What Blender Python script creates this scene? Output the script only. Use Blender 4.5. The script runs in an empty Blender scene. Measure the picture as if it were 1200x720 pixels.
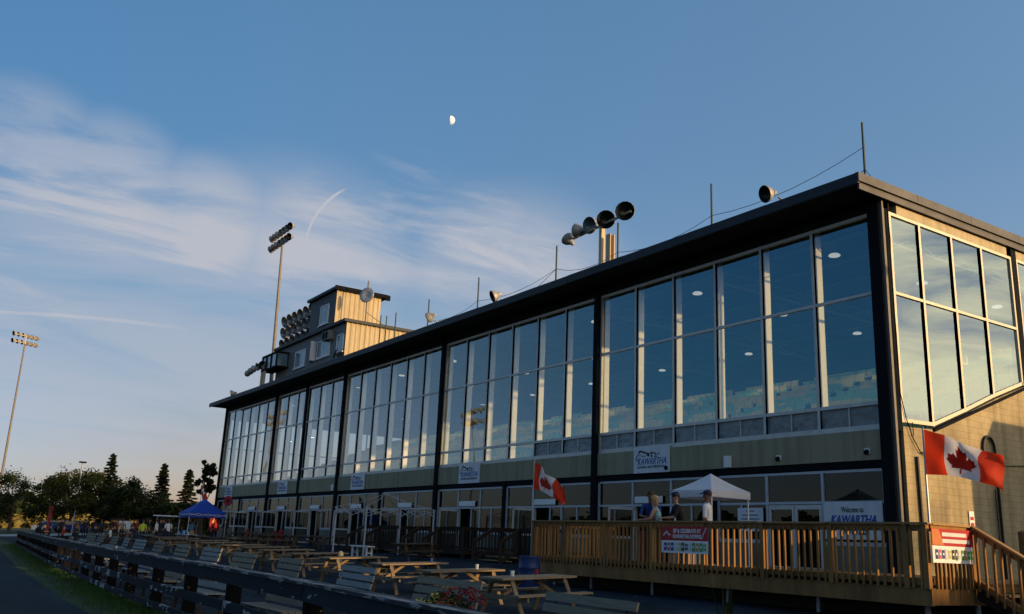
import bpy, bmesh, math, random
from mathutils import Vector, Matrix, noise as mnoise
import numpy as np
random.seed(7)
R = math.radians
SC = bpy.context.scene
COL = SC.collection

# ------------------------------------------------------------------ camera
cam_d = bpy.data.cameras.new('camera'); cam = bpy.data.objects.new('camera', cam_d); COL.objects.link(cam)
cr = Vector((0.55315069, 0.83202047, 0.04202678)); cu = Vector((0.18732767, -0.17337925, 0.96687537))
cb = cr.cross(cu)
CAM = Vector((16.428, -23.933, 1.65))
cam.matrix_world = Matrix(((cr.x, cu.x, cb.x, CAM.x), (cr.y, cu.y, cb.y, CAM.y), (cr.z, cu.z, cb.z, CAM.z), (0, 0, 0, 1)))
cam_d.sensor_width = 36; cam_d.lens = 1062.4 / 1200 * 36
cam_d.clip_start = 0.1; cam_d.clip_end = 9000
SC.camera = cam

# ------------------------------------------------------------------ sky, sun, exposure
SUN_AZ = 25.0      # degrees from +X towards +Y
SUN_EL = 8.0
SKY_STRENGTH = 0.13
world = bpy.data.worlds.new('World'); SC.world = world; world.use_nodes = True
nt = world.node_tree; N = nt.nodes; L = nt.links
for n in list(N): N.remove(n)
def wn(t, **k):
    n = N.new(t)
    for a, b in k.items(): setattr(n, a, b)
    return n
def wmath(op, a, b=None, clamp=False):
    n = wn('ShaderNodeMath', operation=op, use_clamp=clamp)
    for i, v in enumerate((a, b)):
        if v is None: continue
        if isinstance(v, (int, float)): n.inputs[i].default_value = v
        else: L.new(v, n.inputs[i])
    return n.outputs[0]
def wdot(vec, d):
    n = wn('ShaderNodeVectorMath', operation='DOT_PRODUCT'); L.new(vec, n.inputs[0]); n.inputs[1].default_value = d
    return n.outputs['Value']
def wramp(v, a, b, c=0.0, d=1.0, smooth=True):
    n = wn('ShaderNodeMapRange'); n.interpolation_type = 'SMOOTHSTEP' if smooth else 'LINEAR'
    L.new(v, n.inputs[0])
    for i, q in enumerate((a, b, c, d)): n.inputs[i + 1].default_value = q
    return n.outputs[0]
out = wn('ShaderNodeOutputWorld'); bg = wn('ShaderNodeBackground'); bg.inputs['Strength'].default_value = SKY_STRENGTH
L.new(bg.outputs[0], out.inputs[0])
sky = wn('ShaderNodeTexSky', sky_type='NISHITA'); sky.sun_disc = False
sky.sun_elevation = R(SUN_EL); sky.sun_rotation = R(90 - SUN_AZ)
sky.altitude = 200; sky.air_density = 1.0; sky.dust_density = 1.2; sky.ozone_density = 2.2
tc = wn('ShaderNodeTexCoord'); DIR = tc.outputs['Generated']
sep = wn('ShaderNodeSeparateXYZ'); L.new(DIR, sep.inputs[0])
zc = wmath('ADD', wmath('MAXIMUM', sep.outputs[2], 0.0), 0.07)
comb = wn('ShaderNodeCombineXYZ'); L.new(wmath('DIVIDE', sep.outputs[0], zc), comb.inputs[0]); L.new(wmath('DIVIDE', sep.outputs[1], zc), comb.inputs[1])
def cirrus(scale, rot, stretch, lo, hi, dist=1.0, detail=7, seed=0.0, rough=.55):
    mp = wn('ShaderNodeMapping'); L.new(comb.outputs[0], mp.inputs[0])
    mp.inputs['Rotation'].default_value = (0, 0, R(rot)); mp.inputs['Scale'].default_value = stretch; mp.inputs['Location'].default_value = (seed, seed * .7, seed)
    nz = wn('ShaderNodeTexNoise'); L.new(mp.outputs[0], nz.inputs[0])
    nz.inputs['Scale'].default_value = scale; nz.inputs['Detail'].default_value = detail
    nz.inputs['Roughness'].default_value = rough; nz.inputs['Distortion'].default_value = dist
    return wramp(nz.outputs[0], lo, hi)
def lobe(d, inner, outer):       # 1 inside angle inner (deg), 0 outside angle outer
    return wramp(wdot(DIR, Vector(d).normalized()), math.cos(R(outer)), math.cos(R(inner)))
def wmax(*a):
    r = a[0]
    for b in a[1:]: r = wmath('MAXIMUM', r, b)
    return r
thin = cirrus(.9, 8, (2.6, 1, 1), .43, .62, .8, 9, 3.1, .60)
fine = cirrus(2.2, 8, (2.6, 1, 1), .40, .74, 1.0, 9, 8.3, .6)
veil = cirrus(.55, 0, (1.8, 1, 1), .28, .62, .8, 5, 1.7)
zoneA = wmax(lobe((-.95, .04, .325), 2.5, 6.0), lobe((-.935, .12, .318), 2, 5.5), lobe((-.912, .20, .300), 1.5, 5), lobe((-.97, .02, .27), 2, 8))
zoneB = wmax(lobe((-.848, .40, .330), 1.5, 5.2), lobe((-.815, .47, .310), 1.5, 5), lobe((-.885, .34, .29), 1.0, 6), lobe((-.79, .54, .285), 1, 4.5))
zoneC = wmax(lobe((-.92, .30, .20), 6, 12.5), lobe((-.965, .12, .18), 5, 12), lobe((-.80, .52, .23), 4, 10))
dens = wmath('MULTIPLY', wmax(wmath('MULTIPLY', zoneA, thin), wmath('MULTIPLY', zoneB, wmath('MAXIMUM', thin, fine))), .54)
dens = wmath('ADD', dens, wmath('MULTIPLY', wmath('MULTIPLY', zoneC, wmath('ADD', wmath('MULTIPLY', veil, .80), .10)), .62), True)
# a bank of broken evening cloud round the sun's side of the sky
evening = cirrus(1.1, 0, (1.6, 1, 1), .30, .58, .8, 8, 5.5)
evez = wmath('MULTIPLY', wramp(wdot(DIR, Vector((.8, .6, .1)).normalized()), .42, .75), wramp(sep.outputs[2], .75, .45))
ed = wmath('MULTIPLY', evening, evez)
# contrails
def trail(p1, p2, p3, width, start, end_dir):
    a, b, c = (Vector(q).normalized() for q in (p1, p2, p3))
    n = (b - a).cross(c - a).normalized(); k = n.dot(a)
    d = wmath('ABSOLUTE', wmath('SUBTRACT', wdot(DIR, n), k))
    width *= math.sqrt(max(1e-6, 1 - k * k)) ; line = wramp(d, width, width * .2)
    m = (a + b + c).normalized()
    return line, m
t1, m1 = trail((-.8677, .3423, .3605), (-.8862, .3214, .3335), (-.8978, .3163, .3064), .0019, 0, 0)
e1 = wmath('MULTIPLY', lobe((-.8850, .3280, .3300), 1.3, 2.6), wramp(sep.outputs[2], .285, .345))
e1 = wmath('MULTIPLY', e1, wramp(sep.outputs[2], .3625, .3600))
t2, m2 = trail((-.9797, .0505, .1938), (-.9719, .1243, .2), (-.9599, .1954, .201), .0028, 0, 0)
e2 = lobe((-.978, .08, .198), 3.5, 9)
trails = wmath('ADD', wmath('MULTIPLY', wmath('MULTIPLY', t1, e1), .80), wmath('MULTIPLY', wmath('MULTIPLY', t2, e2), .33), True)
dens = wmath('ADD', dens, trails, True)
def wmix(f, a, b):
    n = wn('ShaderNodeMix', data_type='RGBA'); L.new(f, n.inputs[0])
    for i, v in ((6, a), (7, b)):
        if isinstance(v, tuple): n.inputs[i].default_value = v
        else: L.new(v, n.inputs[i])
    return n.outputs[2]
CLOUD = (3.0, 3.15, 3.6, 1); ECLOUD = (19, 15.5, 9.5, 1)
tz = wn('ShaderNodeValToRGB'); L.new(sep.outputs[2], tz.inputs[0]); el = tz.color_ramp.elements
el[0].position = 0; el[0].color = (1.45, .84, .80, 1); el[1].position = .62; el[1].color = (1.20, 1.30, 1.22, 1)
for p_, c_ in ((.08, (1.28, .76, .70)), (.22, (1.08, .88, .82)), (.40, (1.0, 1.02, .99))):
    e_ = el.new(p_); e_.color = (*c_, 1)
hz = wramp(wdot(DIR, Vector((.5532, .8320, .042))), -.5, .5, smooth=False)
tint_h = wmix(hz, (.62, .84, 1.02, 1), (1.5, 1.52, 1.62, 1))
def wmul(a, b):
    n = wn('ShaderNodeMix', data_type='RGBA', blend_type='MULTIPLY'); n.inputs[0].default_value = 1; L.new(a, n.inputs[6]); L.new(b, n.inputs[7]); return n.outputs[2]
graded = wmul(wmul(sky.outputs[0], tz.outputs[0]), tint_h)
opp = wmath('MULTIPLY', wramp(wdot(DIR, Vector((-.55, -.83, 0)).normalized()), .25, .6), wramp(sep.outputs[2], .20, .02))  # added glow in the unseen low sky, only for the window reflections
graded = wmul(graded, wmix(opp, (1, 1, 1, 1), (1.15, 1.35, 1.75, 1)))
c1 = wmix(dens, graded, CLOUD)
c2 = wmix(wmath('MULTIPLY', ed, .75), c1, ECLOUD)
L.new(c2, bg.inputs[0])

sun_d = bpy.data.lights.new('sun', 'SUN'); sun = bpy.data.objects.new('sun', sun_d); COL.objects.link(sun)
sdir = Vector((math.cos(R(SUN_AZ)) * math.cos(R(SUN_EL)), math.sin(R(SUN_AZ)) * math.cos(R(SUN_EL)), math.sin(R(SUN_EL))))
sun.rotation_euler = sdir.to_track_quat('Z', 'Y').to_euler()
sun_d.energy = 3.9; sun_d.angle = R(.5); sun_d.color = (1.0, .64, .29)
SC.view_settings.view_transform = 'Standard'; SC.view_settings.look = 'None'
SC.view_settings.exposure = 0.3; SC.view_settings.gamma = 1; SC.view_settings.use_curve_mapping = False
SC.cycles.max_bounces = 8; SC.cycles.transparent_max_bounces = 24; SC.cycles.caustics_reflective = False

# ------------------------------------------------------------------ materials
def mat(name, col, rough=.7, metal=0, var=.12, vscale=3.0, bump=0.0, bscale=40, stretch=(1, 1, 1), spots=None, spot_scale=3, spot_lo=.6, spot_hi=.63, emit=None, estr=1, transl=None, spec=.35, spot_stretch=None):
    m = bpy.data.materials.new(name); m.use_nodes = True
    t = m.node_tree; b = t.nodes['Principled BSDF']
    b.inputs['Roughness'].default_value = rough; b.inputs['Metallic'].default_value = metal
    b.inputs['Specular IOR Level'].default_value = spec
    co = t.nodes.new('ShaderNodeTexCoord'); mp = t.nodes.new('ShaderNodeMapping'); mp.inputs['Scale'].default_value = stretch
    t.links.new(co.outputs['Object'], mp.inputs[0])
    nz = t.nodes.new('ShaderNodeTexNoise'); nz.inputs['Scale'].default_value = vscale; nz.inputs['Detail'].default_value = 6; nz.inputs['Roughness'].default_value = .65
    t.links.new(mp.outputs[0], nz.inputs[0])
    oi = t.nodes.new('ShaderNodeObjectInfo')
    ad = t.nodes.new('ShaderNodeMath'); ad.operation = 'MULTIPLY_ADD'; t.links.new(oi.outputs['Random'], ad.inputs[0]); ad.inputs[1].default_value = .25
    t.links.new(nz.outputs[0], ad.inputs[2])
    rp = t.nodes.new('ShaderNodeMapRange'); t.links.new(ad.outputs[0], rp.inputs[0])
    for i, v in enumerate((.3, .95, 1 - var * 1.3, 1 + var)): rp.inputs[i + 1].default_value = v
    mul = t.nodes.new('ShaderNodeMix'); mul.data_type = 'RGBA'; mul.blend_type = 'MULTIPLY'; mul.inputs[0].default_value = 1
    mul.inputs[6].default_value = (*col, 1); t.links.new(rp.outputs[0], mul.inputs[7])
    res = mul.outputs[2]
    if spots:
        n2 = t.nodes.new('ShaderNodeTexNoise'); n2.inputs['Scale'].default_value = spot_scale; n2.inputs['Detail'].default_value = 5
        if spot_stretch:
            mp2 = t.nodes.new('ShaderNodeMapping'); mp2.inputs['Scale'].default_value = spot_stretch
            t.links.new(co.outputs['Object'], mp2.inputs[0]); t.links.new(mp2.outputs[0], n2.inputs[0])
        else: t.links.new(co.outputs['Object'], n2.inputs[0])
        r2 = t.nodes.new('ShaderNodeMapRange'); t.links.new(n2.outputs[0], r2.inputs[0]); r2.inputs[1].default_value = spot_lo; r2.inputs[2].default_value = spot_hi
        mx = t.nodes.new('ShaderNodeMix'); mx.data_type = 'RGBA'; t.links.new(r2.outputs[0], mx.inputs[0]); t.links.new(res, mx.inputs[6]); mx.inputs[7].default_value = (*spots, 1)
        res = mx.outputs[2]
    t.links.new(res, b.inputs['Base Color'])
    if bump:
        n3 = t.nodes.new('ShaderNodeTexNoise'); n3.inputs['Scale'].default_value = bscale; n3.inputs['Detail'].default_value = 5; t.links.new(mp.outputs[0], n3.inputs[0])
        bm = t.nodes.new('ShaderNodeBump'); bm.inputs['Strength'].default_value = bump; bm.inputs['Distance'].default_value = .02
        t.links.new(n3.outputs[0], bm.inputs['Height']); t.links.new(bm.outputs[0], b.inputs['Normal'])
    if emit:
        b.inputs['Emission Color'].default_value = (*emit, 1); b.inputs['Emission Strength'].default_value = estr
    if transl:
        tr = t.nodes.new('ShaderNodeBsdfTranslucent'); t.links.new(res, tr.inputs[0])
        ms = t.nodes.new('ShaderNodeMixShader'); ms.inputs[0].default_value = transl
        o = t.nodes['Material Output']; t.links.new(b.outputs[0], ms.inputs[1]); t.links.new(tr.outputs[0], ms.inputs[2]); t.links.new(ms.outputs[0], o.inputs[0])
    return m

def glass(name, tint, ior, wav=.0, coat=False):
    m = bpy.data.materials.new(name); m.use_nodes = True; t = m.node_tree
    for n in list(t.nodes): t.nodes.remove(n)
    o = t.nodes.new('ShaderNodeOutputMaterial'); tr = t.nodes.new('ShaderNodeBsdfTransparent'); tr.inputs[0].default_value = (*tint, 1)
    gl = t.nodes.new('ShaderNodeBsdfGlossy'); gl.inputs['Roughness'].default_value = .0; gl.inputs[0].default_value = (.80, .95, 1, 1)
    if coat:
        lw = t.nodes.new('ShaderNodeLayerWeight'); lw.inputs[0].default_value = .5; cmix = t.nodes.new('ShaderNodeMapRange'); cmix.inputs[1].default_value = .34; cmix.inputs[2].default_value = .60
        t.links.new(lw.outputs['Facing'], cmix.inputs[0]); cm2 = t.nodes.new('ShaderNodeMix'); cm2.data_type = 'RGBA'; t.links.new(cmix.outputs[0], cm2.inputs[0]); cm2.inputs[6].default_value = (.30, .66, .84, 1); cm2.inputs[7].default_value = (.95, .98, 1, 1)
        t.links.new(cm2.outputs[2], gl.inputs[0])
    fr = t.nodes.new('ShaderNodeFresnel'); ge = t.nodes.new('ShaderNodeNewGeometry'); mi_ = t.nodes.new('ShaderNodeMapRange')
    t.links.new(ge.outputs['Backfacing'], mi_.inputs[0]); mi_.inputs[3].default_value = ior; mi_.inputs[4].default_value = 1 / ior; t.links.new(mi_.outputs[0], fr.inputs[0])
    ms = t.nodes.new('ShaderNodeMixShader'); t.links.new(fr.outputs[0], ms.inputs[0]); t.links.new(tr.outputs[0], ms.inputs[1]); t.links.new(gl.outputs[0], ms.inputs[2])
    if wav:
        co = t.nodes.new('ShaderNodeTexCoord'); nz = t.nodes.new('ShaderNodeTexNoise'); nz.inputs['Scale'].default_value = .55; nz.inputs['Detail'].default_value = 1
        t.links.new(co.outputs['Object'], nz.inputs[0]); bp = t.nodes.new('ShaderNodeBump'); bp.inputs['Strength'].default_value = wav; bp.inputs['Distance'].default_value = .05
        t.links.new(nz.outputs[0], bp.inputs['Height']); t.links.new(bp.outputs[0], gl.inputs['Normal'])
    t.links.new(ms.outputs[0], o.inputs[0]); return m

M = {}
M['glass'] = glass('window_glass', (.82, .86, .82), 2.8, .14, True)
M['side_glass'] = glass('side_window_glass', (.72, .78, .76), 3.2, .07)
M['low_glass'] = glass('ground_floor_glass', (.5, .52, .5), 1.55, .08)
M['low_glass'].node_tree.nodes['Glossy BSDF'].inputs[0].default_value = (.50, .54, .52, 1)
M['alu'] = mat('weathered_aluminium', (.50, .51, .50), .45, .2, .15)
M['alu_blue'] = mat('aluminium_blue_grey', (.40, .45, .50), .5, .1, .15)
M['white_paint'] = mat('white_painted_steel', (.86, .83, .74), .55, 0, .08)
M['black'] = mat('black_painted_steel', (.006, .008, .012), .85, 0, .3, 1, spec=.1)
M['fascia'] = mat('dark_metal_fascia', (.016, .024, .036), .6, .1, .3, 1.5, stretch=(.6, 4, 4))
M['roof_side'] = mat('weathered_metal_edge', (.10, .10, .105), .6, .2, .4, 1.2, stretch=(2, .7, 1))
M['soffit'] = mat('black_soffit', (.006, .006, .008), .9, 0, .3)
M['olive'] = mat('olive_panel', (.30, .275, .18), .75, 0, .10, .7, .12, 20, stretch=(.4, 1, 3))
M['cream'] = mat('cream_render', (.44, .38, .25), .85, 0, .12, 2, .2, 60)
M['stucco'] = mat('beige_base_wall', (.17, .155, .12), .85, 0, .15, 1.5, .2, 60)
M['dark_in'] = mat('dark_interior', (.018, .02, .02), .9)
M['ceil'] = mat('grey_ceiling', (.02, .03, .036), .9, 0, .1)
M['truss'] = mat('pale_truss', (.13, .16, .18), .7)
M['tier'] = mat('concrete_tier', (.07, .075, .07), .9)
M['seat'] = mat('green_yellow_seat', (.20, .42, .26), .6, 0, .1, spots=(.60, .50, .18), spot_scale=.35, spot_lo=.46, spot_hi=.5, spot_stretch=(1, 1, 3))
M['tarp'] = mat('grey_plastic_sheet', (.25, .28, .29), .4, 0, .3, 2, .3, 6)
M['deckwood'] = mat('treated_deck_wood', (.27, .135, .04), .8, 0, .5, 2.2, .3, 30, stretch=(1, 1, .25))
M['railcap'] = mat('treated_cap_wood', (.34, .20, .08), .8, 0, .3, 3, .2, 30, stretch=(.25, 1, 1))
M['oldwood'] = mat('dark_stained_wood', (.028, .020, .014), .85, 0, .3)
M['tread'] = mat('yellow_brown_tread', (.24, .18, .07), .8, 0, .25)
M['pine'] = mat('pine_picnic_wood', (.21, .155, .095), .8, 0, .45, 4, .2, 30, stretch=(3, .3, 3))
M['pine_dark'] = mat('brown_picnic_wood', (.09, .06, .035), .75, 0, .3, 4)
M['greywood'] = mat('weathered_grey_slat', (.20, .18, .135), .85, 0, .3, 6, .3, 40, stretch=(.3, 3, 3))
M['whitewood'] = mat('peeling_white_slat', (.23, .245, .245), .85, 0, .3, 6, .3, 40, stretch=(.3, 3, 3))
M['iron'] = mat('black_cast_iron', (.015, .016, .02), .5, .3, .2)
M['fence'] = mat('navy_peeling_paint', (.012, .022, .034), .7, 0, .35, 1.3, .3, 20, spec=.06, spots=(.30, .32, .34), spot_scale=2.2, spot_lo=.655, spot_hi=.67, spot_stretch=(.9, 1, 2.2))
M['fence_worn'] = mat('navy_worn_paint', (.012, .022, .034), .7, 0, .35, 1.3, .3, 20, spec=.06, spots=(.30, .32, .34), spot_scale=3.2, spot_lo=.56, spot_hi=.575, spot_stretch=(.8, 1, 1.8))
M['fencecap'] = mat('worn_cap_board', (.03, .042, .055), .7, 0, .3, 2, .3, 20, spec=.1, spots=(.24, .24, .25), spot_scale=4, spot_lo=.52, spot_hi=.56, spot_stretch=(.4, 6, 4))
M['fencepost'] = mat('black_fence_post', (.006, .006, .008), .9, 0, .3, 3, spec=.06, spots=(.25, .17, .07), spot_scale=16, spot_lo=.665, spot_hi=.68)
M['galv'] = mat('galvanised_steel', (.38, .42, .46), .4, .5, .15)
M['lamp_shell'] = mat('cast_lamp_shell', (.34, .33, .31), .5, .3, .15)
M['lamp_in'] = mat('lamp_reflector', (.20, .26, .28), .35, .3, .2)  # pale blue-grey carries the sky mirrored in the lamp glass
M['lamp_shaded'] = mat('lamp_shaded_bowl', (.012, .018, .02), .3, 0, .3)  # darker copy of the reflector, shade inside the bowl put into its colour
M['pole'] = mat('brown_steel_pole', (.17, .155, .135), .6, .2, .2)
M['tan'] = mat('tan_steel', (.52, .42, .27), .6, 0, .1)
M['antenna'] = mat('dark_green_rod', (.03, .06, .06), .5)
M['booth'] = mat('grey_booth_siding', (.17, .19, .20), .7, 0, .15, 2, stretch=(3, 3, .3))
M['boothdark'] = mat('dark_grey_booth', (.10, .115, .13), .7, 0, .2, 2, stretch=(3, 3, .3))
M['corr'] = mat('cream_corrugated', (.42, .35, .22), .6, 0, .08)
M['white'] = mat('white_plastic', (.74, .76, .78), .5, 0, .05)
M['offwhite'] = mat('white_sign_board', (.62, .66, .72), .5, 0, .04)
M['tentwhite'] = mat('white_tent_fabric', (.72, .76, .86), .8, 0, .05, transl=.25)
M['tentblue'] = mat('blue_tent_fabric', (.015, .07, .46), .7, 0, .15, transl=.2)
M['tentnavy'] = mat('navy_tent_fabric', (.008, .012, .03), .8, 0, .15)
M['blue_txt'] = mat('sign_blue', (.02, .09, .36), .6, 0, .02)
M['black_txt'] = mat('sign_black', (.01, .012, .02), .6, 0, .02)
M['red'] = mat('banner_red', (.38, .012, .02), .6, 0, .08)
M['flagred'] = mat('flag_red', (.72, .05, .012), .7, 0, .08, transl=.5)
M['flagwhite'] = mat('flag_white', (.72, .70, .72), .7, 0, .03, transl=.35)
M['bluebin'] = mat('blue_barrel', (.012, .035, .14), .5, 0, .2)
M['redbin'] = mat('red_plastic', (.26, .012, .018), .5, 0, .1)
M['skin'] = mat('skin_light', (.45, .24, .16), .6, 0, .05)
M['skin2'] = mat('skin_tanned', (.20, .085, .05), .6, 0, .05)
M['denim'] = mat('dark_denim', (.02, .03, .06), .8)
M['blacktee'] = mat('dark_cloth', (.014, .014, .018), .85)
M['whitetee'] = mat('white_cloth', (.72, .72, .74), .85, 0, .05)
M['bluetee'] = mat('blue_cloth', (.02, .05, .22), .85)
M['teal'] = mat('pale_teal_cloth', (.22, .48, .52), .85)
M['hivis'] = mat('lime_cloth', (.50, .72, .04), .7)
M['khaki'] = mat('khaki_cloth', (.22, .17, .10), .85)
M['redtee'] = mat('red_cloth', (.30, .03, .03), .85)
M['shoe'] = mat('dark_shoe', (.02, .02, .02), .7)
M['hairb'] = mat('brown_hair', (.05, .025, .012), .7)
M['hairy'] = mat('blond_hair', (.36, .22, .09), .6)
M['navy'] = mat('navy_cap', (.008, .014, .06), .7)
M['trunk'] = mat('tree_bark', (.075, .055, .035), .9, 0, .3)
def leafmat(name, a, b):
    m = mat(name, a, .7, 0, .5, .35, spots=b, spot_scale=.8, spot_lo=.45, spot_hi=.6, transl=.3, spec=.15); return m
M['leaf'] = leafmat('leaf_green', (.020, .032, .010), (.034, .050, .014))
M['leaf2'] = leafmat('leaf_yellow_green', (.055, .062, .012), (.085, .085, .018))
M['needle'] = leafmat('needle_green', (.018, .030, .013), (.034, .042, .018))
M['grassblade'] = mat('grass_blade', (.028, .075, .012), .8, 0, .4)
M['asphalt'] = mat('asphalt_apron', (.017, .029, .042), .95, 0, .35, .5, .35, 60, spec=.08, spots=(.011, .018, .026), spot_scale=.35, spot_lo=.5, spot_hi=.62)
def add_cracks(m, scale, col, width=.012):
    t = m.node_tree; b = t.nodes['Principled BSDF']; src = b.inputs['Base Color'].links[0].from_socket
    co = t.nodes.new('ShaderNodeTexCoord'); nz = t.nodes.new('ShaderNodeTexNoise'); nz.inputs['Scale'].default_value = 1.2; nz.inputs['Detail'].default_value = 6
    t.links.new(co.outputs['Object'], nz.inputs[0]); mx0 = t.nodes.new('ShaderNodeMix'); mx0.data_type = 'RGBA'; mx0.blend_type = 'ADD'; mx0.inputs[0].default_value = .9
    t.links.new(co.outputs['Object'], mx0.inputs[6]); t.links.new(nz.outputs['Color'], mx0.inputs[7])
    vo = t.nodes.new('ShaderNodeTexVoronoi'); vo.feature = 'DISTANCE_TO_EDGE'; vo.inputs['Scale'].default_value = scale; t.links.new(mx0.outputs[2], vo.inputs[0])
    r = t.nodes.new('ShaderNodeMapRange'); r.inputs[1].default_value = width; r.inputs[2].default_value = width * .3; t.links.new(vo.outputs['Distance'], r.inputs[0])
    mx = t.nodes.new('ShaderNodeMix'); mx.data_type = 'RGBA'; t.links.new(r.outputs[0], mx.inputs[0]); t.links.new(src, mx.inputs[6]); mx.inputs[7].default_value = (*col, 1); t.links.new(mx.outputs[2], b.inputs['Base Color'])
add_cracks(M['asphalt'], .22, (.06, .065, .065), .006)
def add_streaks(m, amount=.35, sc=(1.6, 1.6, .10)):
    t = m.node_tree; b = t.nodes['Principled BSDF']; src = b.inputs['Base Color'].links[0].from_socket
    co = t.nodes.new('ShaderNodeTexCoord'); mp = t.nodes.new('ShaderNodeMapping'); mp.inputs['Scale'].default_value = sc; t.links.new(co.outputs['Object'], mp.inputs[0])
    nz = t.nodes.new('ShaderNodeTexNoise'); nz.inputs['Scale'].default_value = 2.2; nz.inputs['Detail'].default_value = 5; t.links.new(mp.outputs[0], nz.inputs[0])
    r = t.nodes.new('ShaderNodeMapRange'); r.inputs[1].default_value = .45; r.inputs[2].default_value = .72; r.inputs[3].default_value = 1; r.inputs[4].default_value = 1 - amount; t.links.new(nz.outputs[0], r.inputs[0])
    mx = t.nodes.new('ShaderNodeMix'); mx.data_type = 'RGBA'; mx.blend_type = 'MULTIPLY'; mx.inputs[0].default_value = 1; t.links.new(src, mx.inputs[6]); t.links.new(r.outputs[0], mx.inputs[7]); t.links.new(mx.outputs[2], b.inputs['Base Color'])
for k_ in ('olive', 'stucco', 'booth', 'boothdark', 'corr', 'cream', 'offwhite', 'fascia', 'galv'): add_streaks(M[k_], .30 if k_ != 'offwhite' else .12)
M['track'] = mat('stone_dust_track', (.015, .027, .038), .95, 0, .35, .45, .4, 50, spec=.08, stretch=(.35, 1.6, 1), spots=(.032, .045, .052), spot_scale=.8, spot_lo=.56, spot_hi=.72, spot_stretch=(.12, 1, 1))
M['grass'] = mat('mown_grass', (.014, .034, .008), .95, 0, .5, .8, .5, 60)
M['concrete'] = mat('pale_concrete', (.26, .27, .27), .85, 0, .15)

def block_mat():
    m = mat('cream_block_wall', (.36, .295, .175), .85, 0, .3, .9, .15, 60)
    t = m.node_tree; b = t.nodes['Principled BSDF']
    co = t.nodes.new('ShaderNodeTexCoord'); sp = t.nodes.new('ShaderNodeSeparateXYZ'); cb_ = t.nodes.new('ShaderNodeCombineXYZ')
    t.links.new(co.outputs['Object'], sp.inputs[0]); t.links.new(sp.outputs[1], cb_.inputs[0]); t.links.new(sp.outputs[2], cb_.inputs[1])
    br = t.nodes.new('ShaderNodeTexBrick'); t.links.new(cb_.outputs[0], br.inputs[0])
    br.inputs['Scale'].default_value = 1; br.inputs['Brick Width'].default_value = .4; br.inputs['Row Height'].default_value = .2; br.inputs['Mortar Size'].default_value = .007
    br.inputs['Color1'].default_value = (1, 1, 1, 1); br.inputs['Color2'].default_value = (.9, .89, .87, 1); br.inputs['Mortar'].default_value = (.62, .6, .56, 1)
    l0 = b.inputs['Base Color'].links[0]; src = l0.from_socket
    mx = t.nodes.new('ShaderNodeMix'); mx.data_type = 'RGBA'; mx.blend_type = 'MULTIPLY'; mx.inputs[0].default_value = 1
    t.links.new(src, mx.inputs[6]); t.links.new(br.outputs[0], mx.inputs[7]); t.links.new(mx.outputs[2], b.inputs['Base Color'])
    return m
M['block'] = block_mat(); add_streaks(M['block'], .35)

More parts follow.
